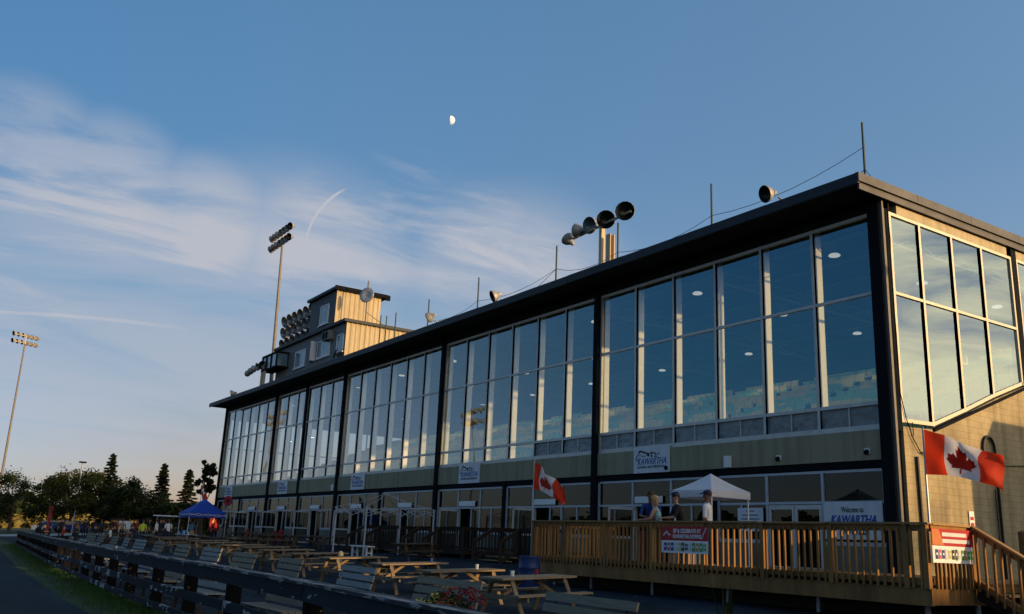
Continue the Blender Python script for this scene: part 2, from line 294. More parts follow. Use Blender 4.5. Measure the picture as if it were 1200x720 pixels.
# ------------------------------------------------------------------ mesh helpers
class MB:
    def __init__(s): s.v = []; s.f = []; s.m = []; s.smooth = False
    def add(s, vs, fs, mi=0):
        o = len(s.v); s.v += [tuple(v) for v in vs]; s.f += [tuple(i + o for i in f) for f in fs]; s.m += [mi] * len(fs); return s
    def box(s, a, b, mi=0):
        x0, y0, z0 = (min(a[i], b[i]) for i in range(3)); x1, y1, z1 = (max(a[i], b[i]) for i in range(3))
        return s.add([(x0, y0, z0), (x1, y0, z0), (x1, y1, z0), (x0, y1, z0), (x0, y0, z1), (x1, y0, z1), (x1, y1, z1), (x0, y1, z1)],
                     [(0, 3, 2, 1), (4, 5, 6, 7), (0, 1, 5, 4), (1, 2, 6, 5), (2, 3, 7, 6), (3, 0, 4, 7)], mi)
    def bar(s, p, q, w, h, up=(0, 0, 1), mi=0):
        p = Vector(p); q = Vector(q); d = (q - p); d.normalize(); u = Vector(up)
        if abs(d.dot(u)) > .98: u = Vector((0, 1, 0))
        r = d.cross(u).normalized(); u = r.cross(d).normalized()
        vs = []
        for c in (p, q):
            for a, b in ((-1, -1), (1, -1), (1, 1), (-1, 1)): vs.append(c + r * (a * w / 2) + u * (b * h / 2))
        return s.add(vs, [(0, 3, 2, 1)[::-1], (4, 5, 6, 7)[::-1], (0, 1, 5, 4)[::-1], (1, 2, 6, 5)[::-1], (2, 3, 7, 6)[::-1], (3, 0, 4, 7)[::-1]], mi)
    def tube(s, p, q, r0, r1=None, n=8, mi=0, caps=True):
        r1 = r0 if r1 is None else r1; p = Vector(p); q = Vector(q); d = (q - p).normalized()
        u = Vector((0, 0, 1)) if abs(d.z) < .95 else Vector((1, 0, 0))
        a = d.cross(u).normalized(); b = d.cross(a)
        vs = []
        for c, rr in ((p, r0), (q, r1)):
            for i in range(n): t = 2 * math.pi * i / n; vs.append(c + (a * math.cos(t) + b * math.sin(t)) * rr)
        fs = [(i, (i + 1) % n, n + (i + 1) % n, n + i) for i in range(n)]
        if caps: fs += [tuple(range(n))[::-1], tuple(range(n, 2 * n))]
        return s.add(vs, fs, mi)
    def path(s, pts, r, n=6, mi=0):
        for a, b in zip(pts[:-1], pts[1:]): s.tube(a, b, r, r, n, mi)
        return s
    def lathe(s, prof, c, axis, n=12, mi=0):       # prof: (radius, distance along axis)
        d = Vector(axis).normalized(); u = Vector((0, 0, 1)) if abs(d.z) < .95 else Vector((1, 0, 0))
        a = d.cross(u).normalized(); b = d.cross(a); c = Vector(c); vs = []
        for rr, h in prof:
            for i in range(n): t = 2 * math.pi * i / n; vs.append(c + d * h + (a * math.cos(t) + b * math.sin(t)) * rr)
        fs = []
        for k in range(len(prof) - 1):
            for i in range(n): fs.append((k * n + i, k * n + (i + 1) % n, (k + 1) * n + (i + 1) % n, (k + 1) * n + i))
        return s.add(vs, fs, mi)
    def prism(s, poly, axis, a, b, mi=0):          # poly 2D extruded along axis 0/1/2 from a to b
        def P(q, t):
            if axis == 0: return (t, q[0], q[1])
            if axis == 1: return (q[0], t, q[1])
            return (q[0], q[1], t)
        n = len(poly); vs = [P(q, a) for q in poly] + [P(q, b) for q in poly]
        return s.add(vs, [tuple(range(n)), tuple(range(n, 2 * n))[::-1]] + [(i, n + i, n + (i + 1) % n, (i + 1) % n) for i in range(n)], mi)
    def build(s, name, mats, parent=None, world=True, smooth=False, bevel=0, fixn=True):
        me = bpy.data.meshes.new(name); o0 = parent_origin(parent) if (parent and world) else Vector((0, 0, 0))
        me.from_pydata([tuple(Vector(v) - o0) for v in s.v], [], s.f)
        if not isinstance(mats, (list, tuple)): mats = [mats]
        for m in mats: me.materials.append(m)
        for p, mi in zip(me.polygons, s.m): p.material_index = mi; p.use_smooth = smooth
        if fixn or bevel:
            bm = bmesh.new(); bm.from_mesh(me); bmesh.ops.recalc_face_normals(bm, faces=bm.faces)
            if bevel: bmesh.ops.bevel(bm, geom=[e for e in bm.edges if e.calc_face_angle(0) > .5], offset=bevel, segments=1, affect='EDGES', clamp_overlap=True)
            bm.to_mesh(me); bm.free()
        me.update()
        o = bpy.data.objects.new(name, me); COL.objects.link(o)
        if parent: o.parent = parent
        return o
def parent_origin(p):
    v = Vector((0, 0, 0))
    while p: v = v + Vector(p.location); p = p.parent
    return v
def tag(o, label=None, cat=None, group=None, kind=None):
    if label: o['label'] = label
    if cat: o['category'] = cat
    if group: o['group'] = group
    if kind: o['kind'] = kind
    return o
def thing(name, label, cat, loc=(0, 0, 0), rz=0, group=None):
    o = bpy.data.objects.new(name, None); COL.objects.link(o); o.location = loc; o.rotation_euler = (0, 0, rz); o.empty_display_size = .2
    return tag(o, label, cat, group)
def dup(root, loc, rz, label, group=None, mats=None):
    r = root.copy(); COL.objects.link(r); r.location = loc; r.rotation_euler = (0, 0, rz); r['label'] = label
    if group: r['group'] = group
    def rec(src, dst):
        for ch in list(src.children):
            if ch.name in seen: continue
            c = ch.copy(); seen.add(c.name); COL.objects.link(c); c.parent = dst
            rec(ch, c)
    seen = set(); rec(root, r)
    return r
def gz(Y): return float(np.interp(Y, [-19, -7.2, 0], [0, .52, 1.03]))

# ------------------------------------------------------------------ ground
def strip(name, m, outline, z=0.0, kind='structure'):
    mb = MB(); mb.prism(outline, 2, z - .3, z); o = mb.build(name, m); tag(o, kind=kind); return o
g = MB()
ys = [-1200, -60, -19.0, -7.2, 0.0, 60, 1500]; xs_ = [-1800, -300, -120, -70, 30, 120, 1500]
vs = [(x, y, gz(y) - .012) for y in ys for x in xs_]; n_ = len(xs_)
g.add(vs, [(j * n_ + i, j * n_ + i + 1, (j + 1) * n_ + i + 1, (j + 1) * n_ + i) for j in range(len(ys) - 1) for i in range(n_ - 1)])
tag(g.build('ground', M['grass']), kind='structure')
def fy(X): return float(np.interp(X, [-57, -24, -7, 4, 9.6, 14, 30], [-16.6, -18.6, -19.3, -19.42, -19.88, -20.35, -21.5]))   # line of the rail fence
a = MB(); xs2 = [-86, -57, -24, -7, 4, 9.6, 14, 40]
rows = []
for X in xs2: rows.append([(X, fy(max(X, -57)) - .05 if X > -80 else -15.5, None), (X, -7.2, None), (X, 0, None), (X, 30, None)])
vs = []
for r_ in rows:
    for (x, y, _) in r_: vs.append((x, y, gz(y)))
a.add(vs, [(i * 4 + j, (i + 1) * 4 + j, (i + 1) * 4 + j + 1, i * 4 + j + 1) for i in range(len(xs2) - 1) for j in range(3)])
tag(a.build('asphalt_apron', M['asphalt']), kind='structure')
# the racing surface bends away to the left beyond the fence end
tp = []
inner = []; outer = []
for X in (60, 14, 9.6, 4, -7, -24, -57, -75): outer.append((X, fy(max(X, -57)) - 1.15)); inner.append((X, fy(max(X, -57)) - 19))
for k in range(1, 13):
    an = k * math.pi / 12; cx, cy = -75, -62
    outer.append((cx - 44.2 * math.sin(an), cy + 44.2 * math.cos(an))); inner.append((cx - 26 * math.sin(an), cy + 26 * math.cos(an)))
outer.append((60, -106)); inner.append((60, -88))
mb = MB(); n_ = len(outer); mb.add([(x, y, .004) for x, y in outer] + [(x, y, .004) for x, y in inner], [(i, i + 1, n_ + i + 1, n_ + i) for i in range(n_ - 1)])
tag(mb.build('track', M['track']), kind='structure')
mb = MB(); mb.add([(-96, -30, .010), (-84, -30, .010), (-86, -14.5, .022 + gz(-14.5)), (-98, -14.5, .022 + gz(-14.5))], [(0, 1, 2, 3)])
mb.add([(-98, -14.5, .022 + gz(-14.5)), (-86, -14.5, .022 + gz(-14.5)), (-87, -2, .02 + gz(-2)), (-99, -2, .02 + gz(-2))], [(0, 1, 2, 3)])
tag(mb.build('path', M['concrete']), kind='structure')
# grass blades along the fence foot
mb = MB(); rg = random.Random(3)
for i in range(15000):
    X = rg.uniform(-57, 11) if i % 3 else rg.uniform(-12, 8); d = abs(rg.gauss(0, .42)); Y = fy(X) + .1 - d
    h = rg.uniform(.04, .13) * (1.2 if d < .25 else .8); an = rg.uniform(0, 6.28); w_ = .012; lx, ly = rg.uniform(-.04, .04), rg.uniform(-.04, .04)
    mb.add([(X - w_ * math.cos(an), Y - w_ * math.sin(an), gz(Y) - .01), (X + w_ * math.cos(an), Y + w_ * math.sin(an), gz(Y) - .01), (X + lx, Y + ly, gz(Y) + h)], [(0, 1, 2)])
o = mb.build('grass_tufts', M['grassblade'], fixn=False); tag(o, 'rough green grass along the foot of the rail fence', 'grass', kind='stuff')

# ------------------------------------------------------------------ grandstand
PITCH = 13.55; NB = 5; XL = -NB * PITCH - .35
T, MID, LO, S, B0, GT, GR, SI, FL = 12.15, 9.60, 6.20, 5.47, 4.48, 4.20, 3.27, 2.05, 1.05
SX = .55
gs = thing('grandstand', 'long three-storey glass-fronted grandstand with black overhanging roof edge', 'building', (-34, 0, 0))
def part(mb, name, m, label=None, parent=gs, **k):
    o = mb.build(name, m, parent, **k)
    if label: o['label'] = label
    return o
# roof slab with fascia
part(MB().box((XL - .55, -1.4, 12.68), (.62, 18.6, 12.84)), 'roof', M['fascia'])
mb = MB(); xx = XL - .6; jj = random.Random(5)
while xx < .72:
    x2 = min(xx + 3.66, .72); dz_ = jj.uniform(-.008, .008); mb.box((xx + .006, -1.52 + jj.uniform(-.004, .004), 12.60 + dz_), (x2 - .006, -1.403, 12.93 + dz_)); xx = x2
part(mb, 'fascia', M['fascia'], 'long dark fascia board')
mb = MB(); yy = -1.52
while yy < 18.6:
    y2 = min(yy + 3.0, 18.6); mb.box((.623, yy + .006, 12.66), (.76, y2 - .006, 12.94)); yy = y2
mb.box((.623, -1.4, 12.44), (.68, 18.5, 12.655))
part(mb, 'roof_edge', M['roof_side'], 'grey weathered metal roof edge')
part(MB().box((XL - .2, -1.38, 12.60), (SX, -.05, 12.677)).box((XL, -.05, 12.20), (SX - .02, .25, 12.677)), 'soffit', M['soffit'])
# columns
for k in range(NB + 1):
    X = -k * PITCH + (.08 if k else 0)
    part(MB().box(((X - .15) if k else .03, -.18, FL), ((X + .13) if k else SX - .12, .22, 12.60)), 'column', M['black'], 'black steel column')
for X in (-47.6, -54.9):
    pass
part(MB().box((-47.75, -.14, B0), (-47.5, .12, 12.6)), 'column', M['black'], 'black steel column')
for k in range(NB):
    X = -(k + .5) * PITCH; part(MB().box((X - .09, -.12, FL), (X + .09, .16, B0 - .01)), 'column', M['black'], 'slim dark ground floor column')
part(MB().box((SX - .12, -.12, 2.2), (SX - .02, -.02, 12.5)), 'downpipe', M['pole'], 'thin brown pipe at the corner')
# olive band, black beam, wall under the windows
for k in range(NB):
    x1 = -k * PITCH - (.08 if k else -.02); x0 = -(k + 1) * PITCH + .2; xm = -(k + .5) * PITCH
    part(MB().box((x0, -.06, B0 + .01), (x1, .2, S - .09)), 'olive_panel', M['olive'])
    part(MB().box((x0, -.03, GT + .06), (x1, .24, B0)), 'beam', M['black'], 'black beam under the olive panels')
mb = MB()
def upper_window(x0, x1, tarp):
    W = MB(); fw_ = .10
    y0, y1 = -.02, .10
    W.box((x0 - fw_ / 2, y0, S - .08), (x0 + fw_ / 2, y1, T + .07)); W.box((x1 - fw_ / 2, y0 + .003, S - .083), (x1 + fw_ / 2, y1 - .003, T + .067))
    for z, h in ((T, .07), (MID, .06), (LO, .07), (S, .12)):
        W.box((x0 + fw_ / 2, y0 + .006, z - h), (x1 - fw_ / 2, y1 - .006, z + h * .6))
    f = part(W, 'window', M['alu'])
    G = MB()
    zs = [(MID + .036, T - .07), (LO + .042, MID - .06)] + ([] if tarp else [(S + .072, LO - .07)])
    for za, zb in zs:
        tl = rnd.uniform(-.0025, .0025); tx = rnd.uniform(-.002, .002)
        xa, xb = x0 + .05, x1 - .05
        G.add([(xa, .035 + tx, za), (xb, .035 - tx, za), (xb, .035 + tl - tx, zb), (xa, .035 + tl + tx, zb)], [(0, 1, 2, 3)])
    part(G, 'pane', M['glass'], parent=f)
    if tarp:
        TP = MB(); nx, nz_ = 30, 12
        for j in range(nz_ + 1):
            for i in range(nx + 1):
                u, v = i / nx, j / nz_
                q_ = Vector((u * 3.2 + x0 * 3.7, v * 1.6, 0)); yv = .06 + .05 * abs(mnoise.noise(q_)) + .03 * abs(mnoise.noise(q_ * 2.7 + Vector((u * 3, 0, 3)))) - .02
                TP.v.append((x0 + .05 + u * (x1 - x0 - .1), yv, S + .07 + v * (LO - S - .14)))
        for j in range(nz_):
            for i in range(nx): TP.f.append((j * (nx + 1) + i, j * (nx + 1) + i + 1, (j + 1) * (nx + 1) + i + 1, (j + 1) * (nx + 1) + i)); TP.m.append(0)
        part(TP, 'plastic_sheet', M['tarp'], 'crumpled grey plastic sheet', parent=f, fixn=False)
        part(MB().box(((x0 + x1) / 2 - .02, .0, S + .07), ((x0 + x1) / 2 + .02, .02, LO - .07)), 'divider', M['alu'], parent=f)
    # deep painted stud behind the mullion
    part(MB().box((x0 - .05, .13, S - .5), (x0 + .06, .40, 12.2)), 'stud', M['white_paint'], 'white painted stud behind the glass')
rnd = random.Random(11)
for k in range(NB):
    a0 = -k * PITCH - (.13 if k else .02); b0 = -(k + 1) * PITCH + (.27 if k < NB - 1 else .2); w = (a0 - b0) / 6
    for i in range(6):
        x1 = a0 - i * w; upper_window(x1 - w, x1, (k == 0) or (k == 1 and i < 2))
# ground floor
def low_bay(x0, x1, kind):
    W = (x1 - x0) / 3; y0, y1 = -.01, .09
    F = MB(); G = MB()
    def v(x, za, zb, w_=.09): F.box((x - w_ / 2, y0, za), (x + w_ / 2, y1, zb))
    def h(xa, xb, z, t=.08): F.box((xa, y0 + .004, z - t / 2), (xb, y1 - .004, z + t / 2))
    def gl(xa, xb, za, zb): G.add([(xa, .04, za), (xb, .04, za), (xb, .04, zb), (xa, .04, zb)], [(0, 1, 2, 3)])
    for i in range(4): v(x0 + i * W + (.05 if i == 0 else (-.05 if i == 3 else 0)), SI if i in (0, 3) or kind == 'plain' else FL, GT)
    h(x0 + .1, x1 - .1, GT)
    for i in range(3):
        xa, xb = x0 + i * W + .05, x0 + (i + 1) * W - .05
        h(xa, xb, GR); gl(xa, xb, GR + .04, GT - .04)
        dd = {'door': i == 1, 'open': i == 1, 'double': i == 1, 'plain': False}[kind]
        if not dd:
            h(xa, xb, SI, .12)
            if not (kind == 'double' and i == 2): v((xa + xb) / 2, SI + .06, GR - .04, .07)
            gl(xa, xb, SI + .05, GR - .04)
    part_w = part(F, 'window', M['alu_blue'], 'ground floor window frame')
    part(G, 'pane', M['low_glass'], parent=part_w)
    for i in range(3):
        if kind != 'plain' and i == 1: continue
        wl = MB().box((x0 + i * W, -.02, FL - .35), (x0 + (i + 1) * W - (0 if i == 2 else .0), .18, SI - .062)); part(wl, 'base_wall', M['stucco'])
    # doors
    xa, xb = x0 + W + .06, x0 + 2 * W - .06
    if kind == 'door' or kind == 'open':
        dx0 = xa + .12; dx1 = dx0 + 1.12
        part(MB().box((dx0 - .09, .0, FL), (dx0, .1, GR - .04)), 'door_jamb', M['alu_blue']); part(MB().box((dx1, .0, FL), (dx1 + .09, .1, GR - .04)), 'door_jamb', M['alu_blue'])
        if kind == 'door': part(MB().box((dx1 + .09, .03, FL), (xb, .06, GR - .05)), 'sidelight', M['low_glass'])
        # leaf swung outwards on its left jamb
        ang = R(100) if kind == 'door' else R(120)
        lf = MB(); c, s_ = math.cos(ang), -math.sin(ang)
        def Q(u, z): return (dx0 + u * c, -.02 + u * s_, z)
        for (ua, ub, za, zb) in ((0, .08, FL + .02, GR - .08), (.98, 1.06, FL + .02, GR - .08), (0, 1.06, FL + .02, FL + .14), (0, 1.06, GR - .18, GR - .08), (0, 1.06, FL + .95, FL + 1.03)):
            lf.add([Q(ua, za), Q(ub, za), Q(ub, zb), Q(ua, zb)] + [tuple(Vector(Q(ua, za)) + Vector((.03 * -s_, .03 * c, 0))), tuple(Vector(Q(ub, za)) + Vector((.03 * -s_, .03 * c, 0))), tuple(Vector(Q(ub, zb)) + Vector((.03 * -s_, .03 * c, 0))), tuple(Vector(Q(ua, zb)) + Vector((.03 * -s_, .03 * c, 0)))],
                   [(0, 1, 2, 3), (7, 6, 5, 4), (0, 4, 5, 1), (1, 5, 6, 2), (2, 6, 7, 3), (3, 7, 4, 0)])
        dr = part(lf, 'door', M['alu_blue'], 'open glazed door leaf')
        part(MB().add([Q(.08, FL + .14), Q(.98, FL + .14), Q(.98, GR - .18), Q(.08, GR - .18)], [(0, 1, 2, 3)]), 'pane', M['low_glass'], parent=dr)
        part(MB().box((xa + .1, -.055, GR + .07), (xb - .35, -.015, GR + .33), 0), 'header_box', M['white'], 'white box over the door', bevel=.02)
    if kind == 'double':
        for (da, db) in ((xa, (xa + xb) / 2 - .01), ((xa + xb) / 2 + .01, xb)):
            D = MB(); D.box((da, .0, FL), (da + .1, .07, GR - .06)); D.box((db - .1, .0, FL), (db, .07, GR - .06)); D.box((da + .1, .003, GR - .2), (db - .1, .067, GR - .06)); D.box((da + .1, .003, FL), (db - .1, .067, FL + .25))
            dr = part(D, 'door', M['alu']); part(MB().add([(da + .1, .035, FL + .25), (db - .1, .035, FL + .25), (db - .1, .035, GR - .2), (da + .1, .035, GR - .2)], [(0, 1, 2, 3)]), 'pane', M['low_glass'], parent=dr)
kinds = ['double', 'door', 'open', 'plain', 'door', 'door', 'door', 'door', 'door', 'plain']
for h_ in range(2 * NB):
    xr = -h_ * PITCH / 2 - ((.08 if h_ else .0) if h_ % 2 == 0 else .10); xl = -(h_ + 1) * PITCH / 2 + (.10 if h_ % 2 == 0 else .22)
    low_bay(xl, xr, {0: 'double', 1: 'open', 9: 'plain'}.get(h_, 'door'))
# side wall towards the right (X = SX): cream block wall, slanting glazing
side_sill = [(.22, 5.62), (1.75, 5.66), (3.53, 6.30), (5.29, 6.98), (7.16, 7.62)]
YB = 18.5
wallpoly = [(.22, .6), (YB, .6), (YB, 11.35), (14.6, 10.2), (7.16, 7.50), (5.29, 6.86), (3.53, 6.18), (1.72, 5.52), (.22, 5.46)]
part(MB().prism([(.22, 0.6), (YB, 0.6), (YB, 5.0), (.22, 5.0)], 0, .28, .542), 'block_wall', M['block'], 'cream painted block side wall')
part(MB().prism([(.22, 5.0), (YB, 5.0), (YB, 11.35), (14.6, 10.15), (7.16, 7.48), (5.29, 6.84), (3.53, 6.16), (1.72, 5.50), (.22, 5.44)], 0, .28, .541), 'gable_wall', M['block'], 'cream block wall under the slanting windows')
part(MB().bar((.55, 1.72, 5.47), (.55, 14.6, 10.10), .12, .09), 'flashing', M['black'], 'black flashing under the slanting sill')
part(MB().box((.30, .6, 12.14), (.55, 6.95, 12.46)).box((.30, 7.55, 12.14), (.55, YB, 12.46)), 'side_fascia_band', M['cream'])
part(MB().box((.26, 7.2, 7.6), (.57, 7.52, 12.44)), 'column', M['black'], 'black steel column')
part(MB().box((.26, -.02, 5.3), (.53, .2, 12.44)), 'column', M['black'], 'black corner column')
def side_window(ya, yb, za_a, za_b, zt=12.08, zm=9.52):
    W = MB(); xa, xb = .44, .56
    W.box((xa, ya - .05, za_a - .06), (xb, ya + .05, zt + .05)); W.box((xa + .003, yb - .05, za_b - .06), (xb - .003, yb + .05, zt + .047))
    W.bar((.5, ya + .05, zt), (.5, yb - .05, zt), .11, .10); W.bar((.5, ya + .05, zm), (.5, yb - .05, zm), .11, .09); W.bar((.5, ya, za_a), (.5, yb, za_b), .114, .11)
    f = part(W, 'window', M['cream_frame'], 'side window frame')
    G = MB(); G.add([(.50, ya + .05, za_a), (.50, yb - .05, za_b), (.50, yb - .05, zm), (.50, ya + .05, zm)], [(0, 1, 2, 3)])
    t_ = .003 * rnd.uniform(-1, 1)
    G.add([(.50 + t_, ya + .05, zm), (.50, yb - .05, zm), (.50, yb - .05, zt), (.50 + t_, ya + .05, zt)], [(0, 1, 2, 3)])
    part(G, 'pane', M['side_glass'], parent=f)
M['cream_frame'] = mat('cream_aluminium', (.62, .57, .45), .5, .1, .08)
for (ya, za), (yb, zb) in zip(side_sill[:-1], side_sill[1:]): side_window(ya, yb, za, zb)
for i in range(4):
    ya = 7.55 + i * 1.76; side_window(ya, ya + 1.76, 7.75 + .364 * i * 1.76, 7.75 + .364 * (i + 1) * 1.76)
# back wall, far end wall (glazed), floors, ceiling
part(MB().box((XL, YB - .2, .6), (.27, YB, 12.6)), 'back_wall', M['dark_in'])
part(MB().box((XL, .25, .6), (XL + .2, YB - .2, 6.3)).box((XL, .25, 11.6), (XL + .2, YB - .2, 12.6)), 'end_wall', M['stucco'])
mb = MB()
for i in range(10): mb.box((XL + .02, .3 + i * 1.98, 6.3), (XL + .14, .42 + i * 1.98, 11.6))
mb.box((XL + .03, .42, 8.9), (XL + .13, YB - .2, 9.0))
f = part(mb, 'window', M['alu'], 'glazed far end wall')
part(MB().add([(XL + .08, .3, 6.3), (XL + .08, YB - .3, 6.3), (XL + .08, YB - .3, 11.6), (XL + .08, .3, 11.6)], [(0, 1, 2, 3)]), 'pane', M['glass'], parent=f)
part(MB().box((XL + .2, .25, 4.3), (.27, YB - .2, 4.46)), 'floor_slab', M['tier'])
part(MB().box((XL + .2, .3, .9), (.27, YB - .2, 1.04)), 'ground_floor_slab', M['tier'])
part(MB().box((XL + .3, 5.8, 1.04), (.27, 6.0, 4.3)), 'partition', M['dark_in'])
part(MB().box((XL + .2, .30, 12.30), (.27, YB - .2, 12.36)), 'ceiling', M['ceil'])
mb = MB()
for j in range(8):
    y = 1.2 + j * 2.2; mb.box((XL + .3, y, 12.12), (.2, y + .10, 12.22))
part(mb, 'purlin', M['truss'])
for k in range(11):
    X = -k * PITCH / 2 - .3
    mb = MB().box((X - .05, .6, 11.55), (X + .05, YB - .4, 11.62)).box((X - .05, .6, 12.02), (X + .05, YB - .4, 12.1))
    for j in range(16): mb.bar((X, .7 + j * 1.1, 11.6 if j % 2 else 12.05), (X, 1.8 + j * 1.1, 12.05 if j % 2 else 11.6), .04, .04)
    part(mb, 'truss', M['truss'])
# tiered seating
mb = MB(); st = MB(); NT = 15
for j in range(NT):
    y = 1.9 + j * .9; z = 4.46 + .2 + j * .375
    mb.box((XL + 1.0, y, 4.46), (-.35, y + .897, z))
    if j % 1 == 0:
        x = -1.2
        while x > XL + 2:
            seg = 0
            while seg < 7 and x > XL + 2:
                st.box((x - .48, y + .25, z + .38), (x, y + .7, z + .43)); st.box((x - .48, y + .68, z + .43), (x, y + .73, z + .86)); x -= .53; seg += 1
            x -= 1.0
part(mb, 'seating_tier', M['tier'])
sm = part(st, 'seat_rows', M['seat']); sm['kind'] = 'stuff'
mb = MB()
for j in range(10): mb.bar((-.45, 2 + j * .9, 5.0 + j * .375), (-.45, 2 + j * .9, 6.0 + j * .375), .04, .04)
mb.bar((-.45, 2, 6.0), (-.45, 2 + 8.1, 6 + 9 * .375), .05, .05)
part(mb, 'handrail', M['antenna'])
# ceiling lights on a regular grid
cl = thing('ceiling_light', 'x', 'ceiling light', (-3, 2.2, 12.1), 0, 'round ceiling lights inside the upper floor')
M['lampglow'] = mat('lamp_disc', (.8, .8, .78), .5, 0, .0, emit=(1, .96, .88), estr=.42)
MB().lathe([(0, -.12), (.19, -.12), (.21, -.09), (.16, -.04), (0, -.03)], (0, 0, 0), (0, 0, 1), 16).build('diffuser', M['lampglow'], cl, world=False)
MB().tube((0, 0, -.05), (0, 0, .2), .015).build('stem', M['truss'], cl, world=False)
bd = bpy.data.lights.new('bulb', 'AREA'); bd.shape = 'DISK'; bd.size = .36; bd.energy = 24; bd.color = (1, .93, .78)
bo_ = bpy.data.objects.new('bulb', bd); COL.objects.link(bo_); bo_.parent = cl; bo_.location = (0, 0, -.14)
first = True; rown = ['front', 'middle', 'back']; ordn = ['first', 'second', 'third', 'fourth', 'fifth', 'sixth', 'seventh', 'eighth', 'ninth', 'tenth', 'eleventh', 'twelfth', 'thirteenth', 'fourteenth', 'fifteenth', 'sixteenth', 'seventeenth', 'eighteenth', 'nineteenth', 'twentieth']
for i in range(9):
    for j in range(3):
        lab = 'round white ceiling light behind the glass, %s from the right in the %s row' % (ordn[i], rown[j])
        loc = (-3 - 6.75 * i, 2.2 + 5.25 * j, 12.08)
        if first: cl.location = loc; cl['label'] = lab; first = False
        else: dup(cl, loc, 0, lab)

# wall things: signs
def text_mb(s, size, shear=0, offset=0, ext=.004):
    cu_ = bpy.data.curves.new('lettering', 'FONT'); cu_.body = s; cu_.size = size; cu_.shear = shear; cu_.offset = offset; cu_.extrude = ext; cu_.resolution_u = 2
    cu_.align_x = 'CENTER'; cu_.align_y = 'CENTER'
    o = bpy.data.objects.new('lettering', cu_); COL.objects.link(o); dg = bpy.context.evaluated_depsgraph_get(); dg.update()
    me = bpy.data.meshes.new_from_object(o.evaluated_get(dg)); bpy.data.objects.remove(o); return me
def lettering(s, w, h, centre, parent, m, facing='-Y', shear=0, offset=0, name='lettering'):
    me = text_mb(s, 1, shear, offset)
    xs = [v.co.x for v in me.vertices]; ys_ = [v.co.y for v in me.vertices]
    cx, cy = (min(xs) + max(xs)) / 2, (min(ys_) + max(ys_)) / 2; sx, sy = w / (max(xs) - min(xs)), h / (max(ys_) - min(ys_))
    for v in me.vertices:
        x, y, z = (v.co.x - cx) * sx, (v.co.y - cy) * sy, v.co.z
        v.co = (x, -z, y) if facing == '-Y' else (z, x, y)
    me.materials.clear(); me.materials.append(m)
    o = bpy.data.objects.new(name, me); COL.objects.link(o); o.parent = parent; o.location = centre; return o
def horse_emblem(parent, s=1.0):
    # flowing ink strokes of a running horse above the name
    E_ = MB()
    def stroke(pts, w):
        for (a, b), ww in zip(zip(pts[:-1], pts[1:]), w): E_.bar((a[0] * s, -.052, a[1] * s), (b[0] * s, -.052, b[1] * s), .008, ww * s, up=(0, 1, 0) if False else (0, 0, 1))
    stroke([(-.82, -.02), (-.86, .06), (-.80, .16), (-.72, .24), (-.66, .34), (-.58, .36)], [.02, .025, .02, .03, .05])
    stroke([(-.70, .34), (-.50, .33), (-.30, .27), (-.10, .24)], [.05, .06, .05])
    stroke([(-.80, .0), (-.70, .04), (-.66, .10)], [.02, .02])
    stroke([(-.66, .22), (-.56, .17), (-.42, .14), (-.3, .16)], [.015, .02, .02])
    stroke([(-.22, .22), (-.10, .16)], [.09]); stroke([(-.02, .25), (.10, .26)], [.08]); stroke([(0, .15), (.08, .13)], [.06])
    stroke([(.16, .27), (.26, .22), (.30, .14)], [.05, .04]); stroke([(.36, .24), (.48, .20)], [.02]); stroke([(.2, .12), (.34, .1)], [.03])
    return E_.build('emblem', M['black_txt'], parent, world=False)
def wall_sign(X, lab):
    t = thing('wall_sign', lab, 'sign', (X, -.07, 4.975), 0, 'white sponsor boards on the olive band')
    MB().box((-1.02, -.04, -.5), (1.02, 0, .5)).build('board', M['offwhite'], t, world=False, bevel=.01)
    horse_emblem(t)
    lettering('KAWARTHA', 1.62, .25, (.04, -.044, -.055), t, M['blue_txt'], shear=.3, offset=.006)
    lettering('DOWNS AND SPEEDWAY', 1.62, .095, (.02, -.044, -.27), t, M['black_txt'], shear=.3, offset=.004)
    return t
for X, lab in ((-10.0, 'white board with blue italic name, nearest of the row, above the white tent'), (-23.6, 'white board on the olive band above the bare canopy frame'), (-37.2, 'white board with running horse emblem, third from the right end'), (-50.8, 'small looking white board, fourth from the right end'), (-64.3, 'farthest white board, above the blue tent')):
    wall_sign(X, lab)
def camera_box(X, Z, lab, big=1):
    t = thing('security_camera', lab, 'camera', (X, -.06, Z), 0, 'dark cameras on the olive band')
    MB().box((-.09, -.03, -.09), (.09, 0, .09)).build('bracket', M['white'], t, world=False)
    MB().lathe([(0, -.16), (.05, -.16), (.075, -.07), (.075, 0), (0, .03)], (0, -.1, -.05), (0, -1, -.5), 10).build('housing', M['black'], t, world=False)
camera_box(-9.15, 4.66, 'dark camera overlapping the corner of the nearest white board'); camera_box(-3.85, 4.72, 'dark camera on the olive band right of the white tent'); camera_box(-.5, 4.75, 'dark camera beside the black corner column')
for X, lab in ((-6.05, 'slim white box on the olive band above the white tent'), (-41.1, 'slim white box on the olive band, far from the corner')):
    t = tag(MB().box((X - .14, -.18, 4.5), (X + .14, -.065, 4.9)).build('speaker_box', M['white'], bevel=.01), lab, 'speaker')
t = thing('welcome_sign', 'large white welcome board in the ground floor window by the corner column', 'sign', (-1.12, -.06, 2.72))
MB().box((-1.03, -.03, -.55), (1.03, 0, .55)).build('board', M['offwhite'], t, world=False, bevel=.01)
lettering('Welcome to', .78, .17, (0, -.036, .33), t, M['black_txt'])
lettering('KAWARTHA', 1.6, .26, (.02, -.036, .04), t, M['blue_txt'], shear=.3, offset=.03)
lettering('DOWNS', 1.0, .22, (.02, -.036, -.3), t, M['black_txt'], shear=.3, offset=.02)
t = thing('notice', 'printed notice sheet on the window right behind the white tent', 'notice', (-5.15, -.03, 2.75))
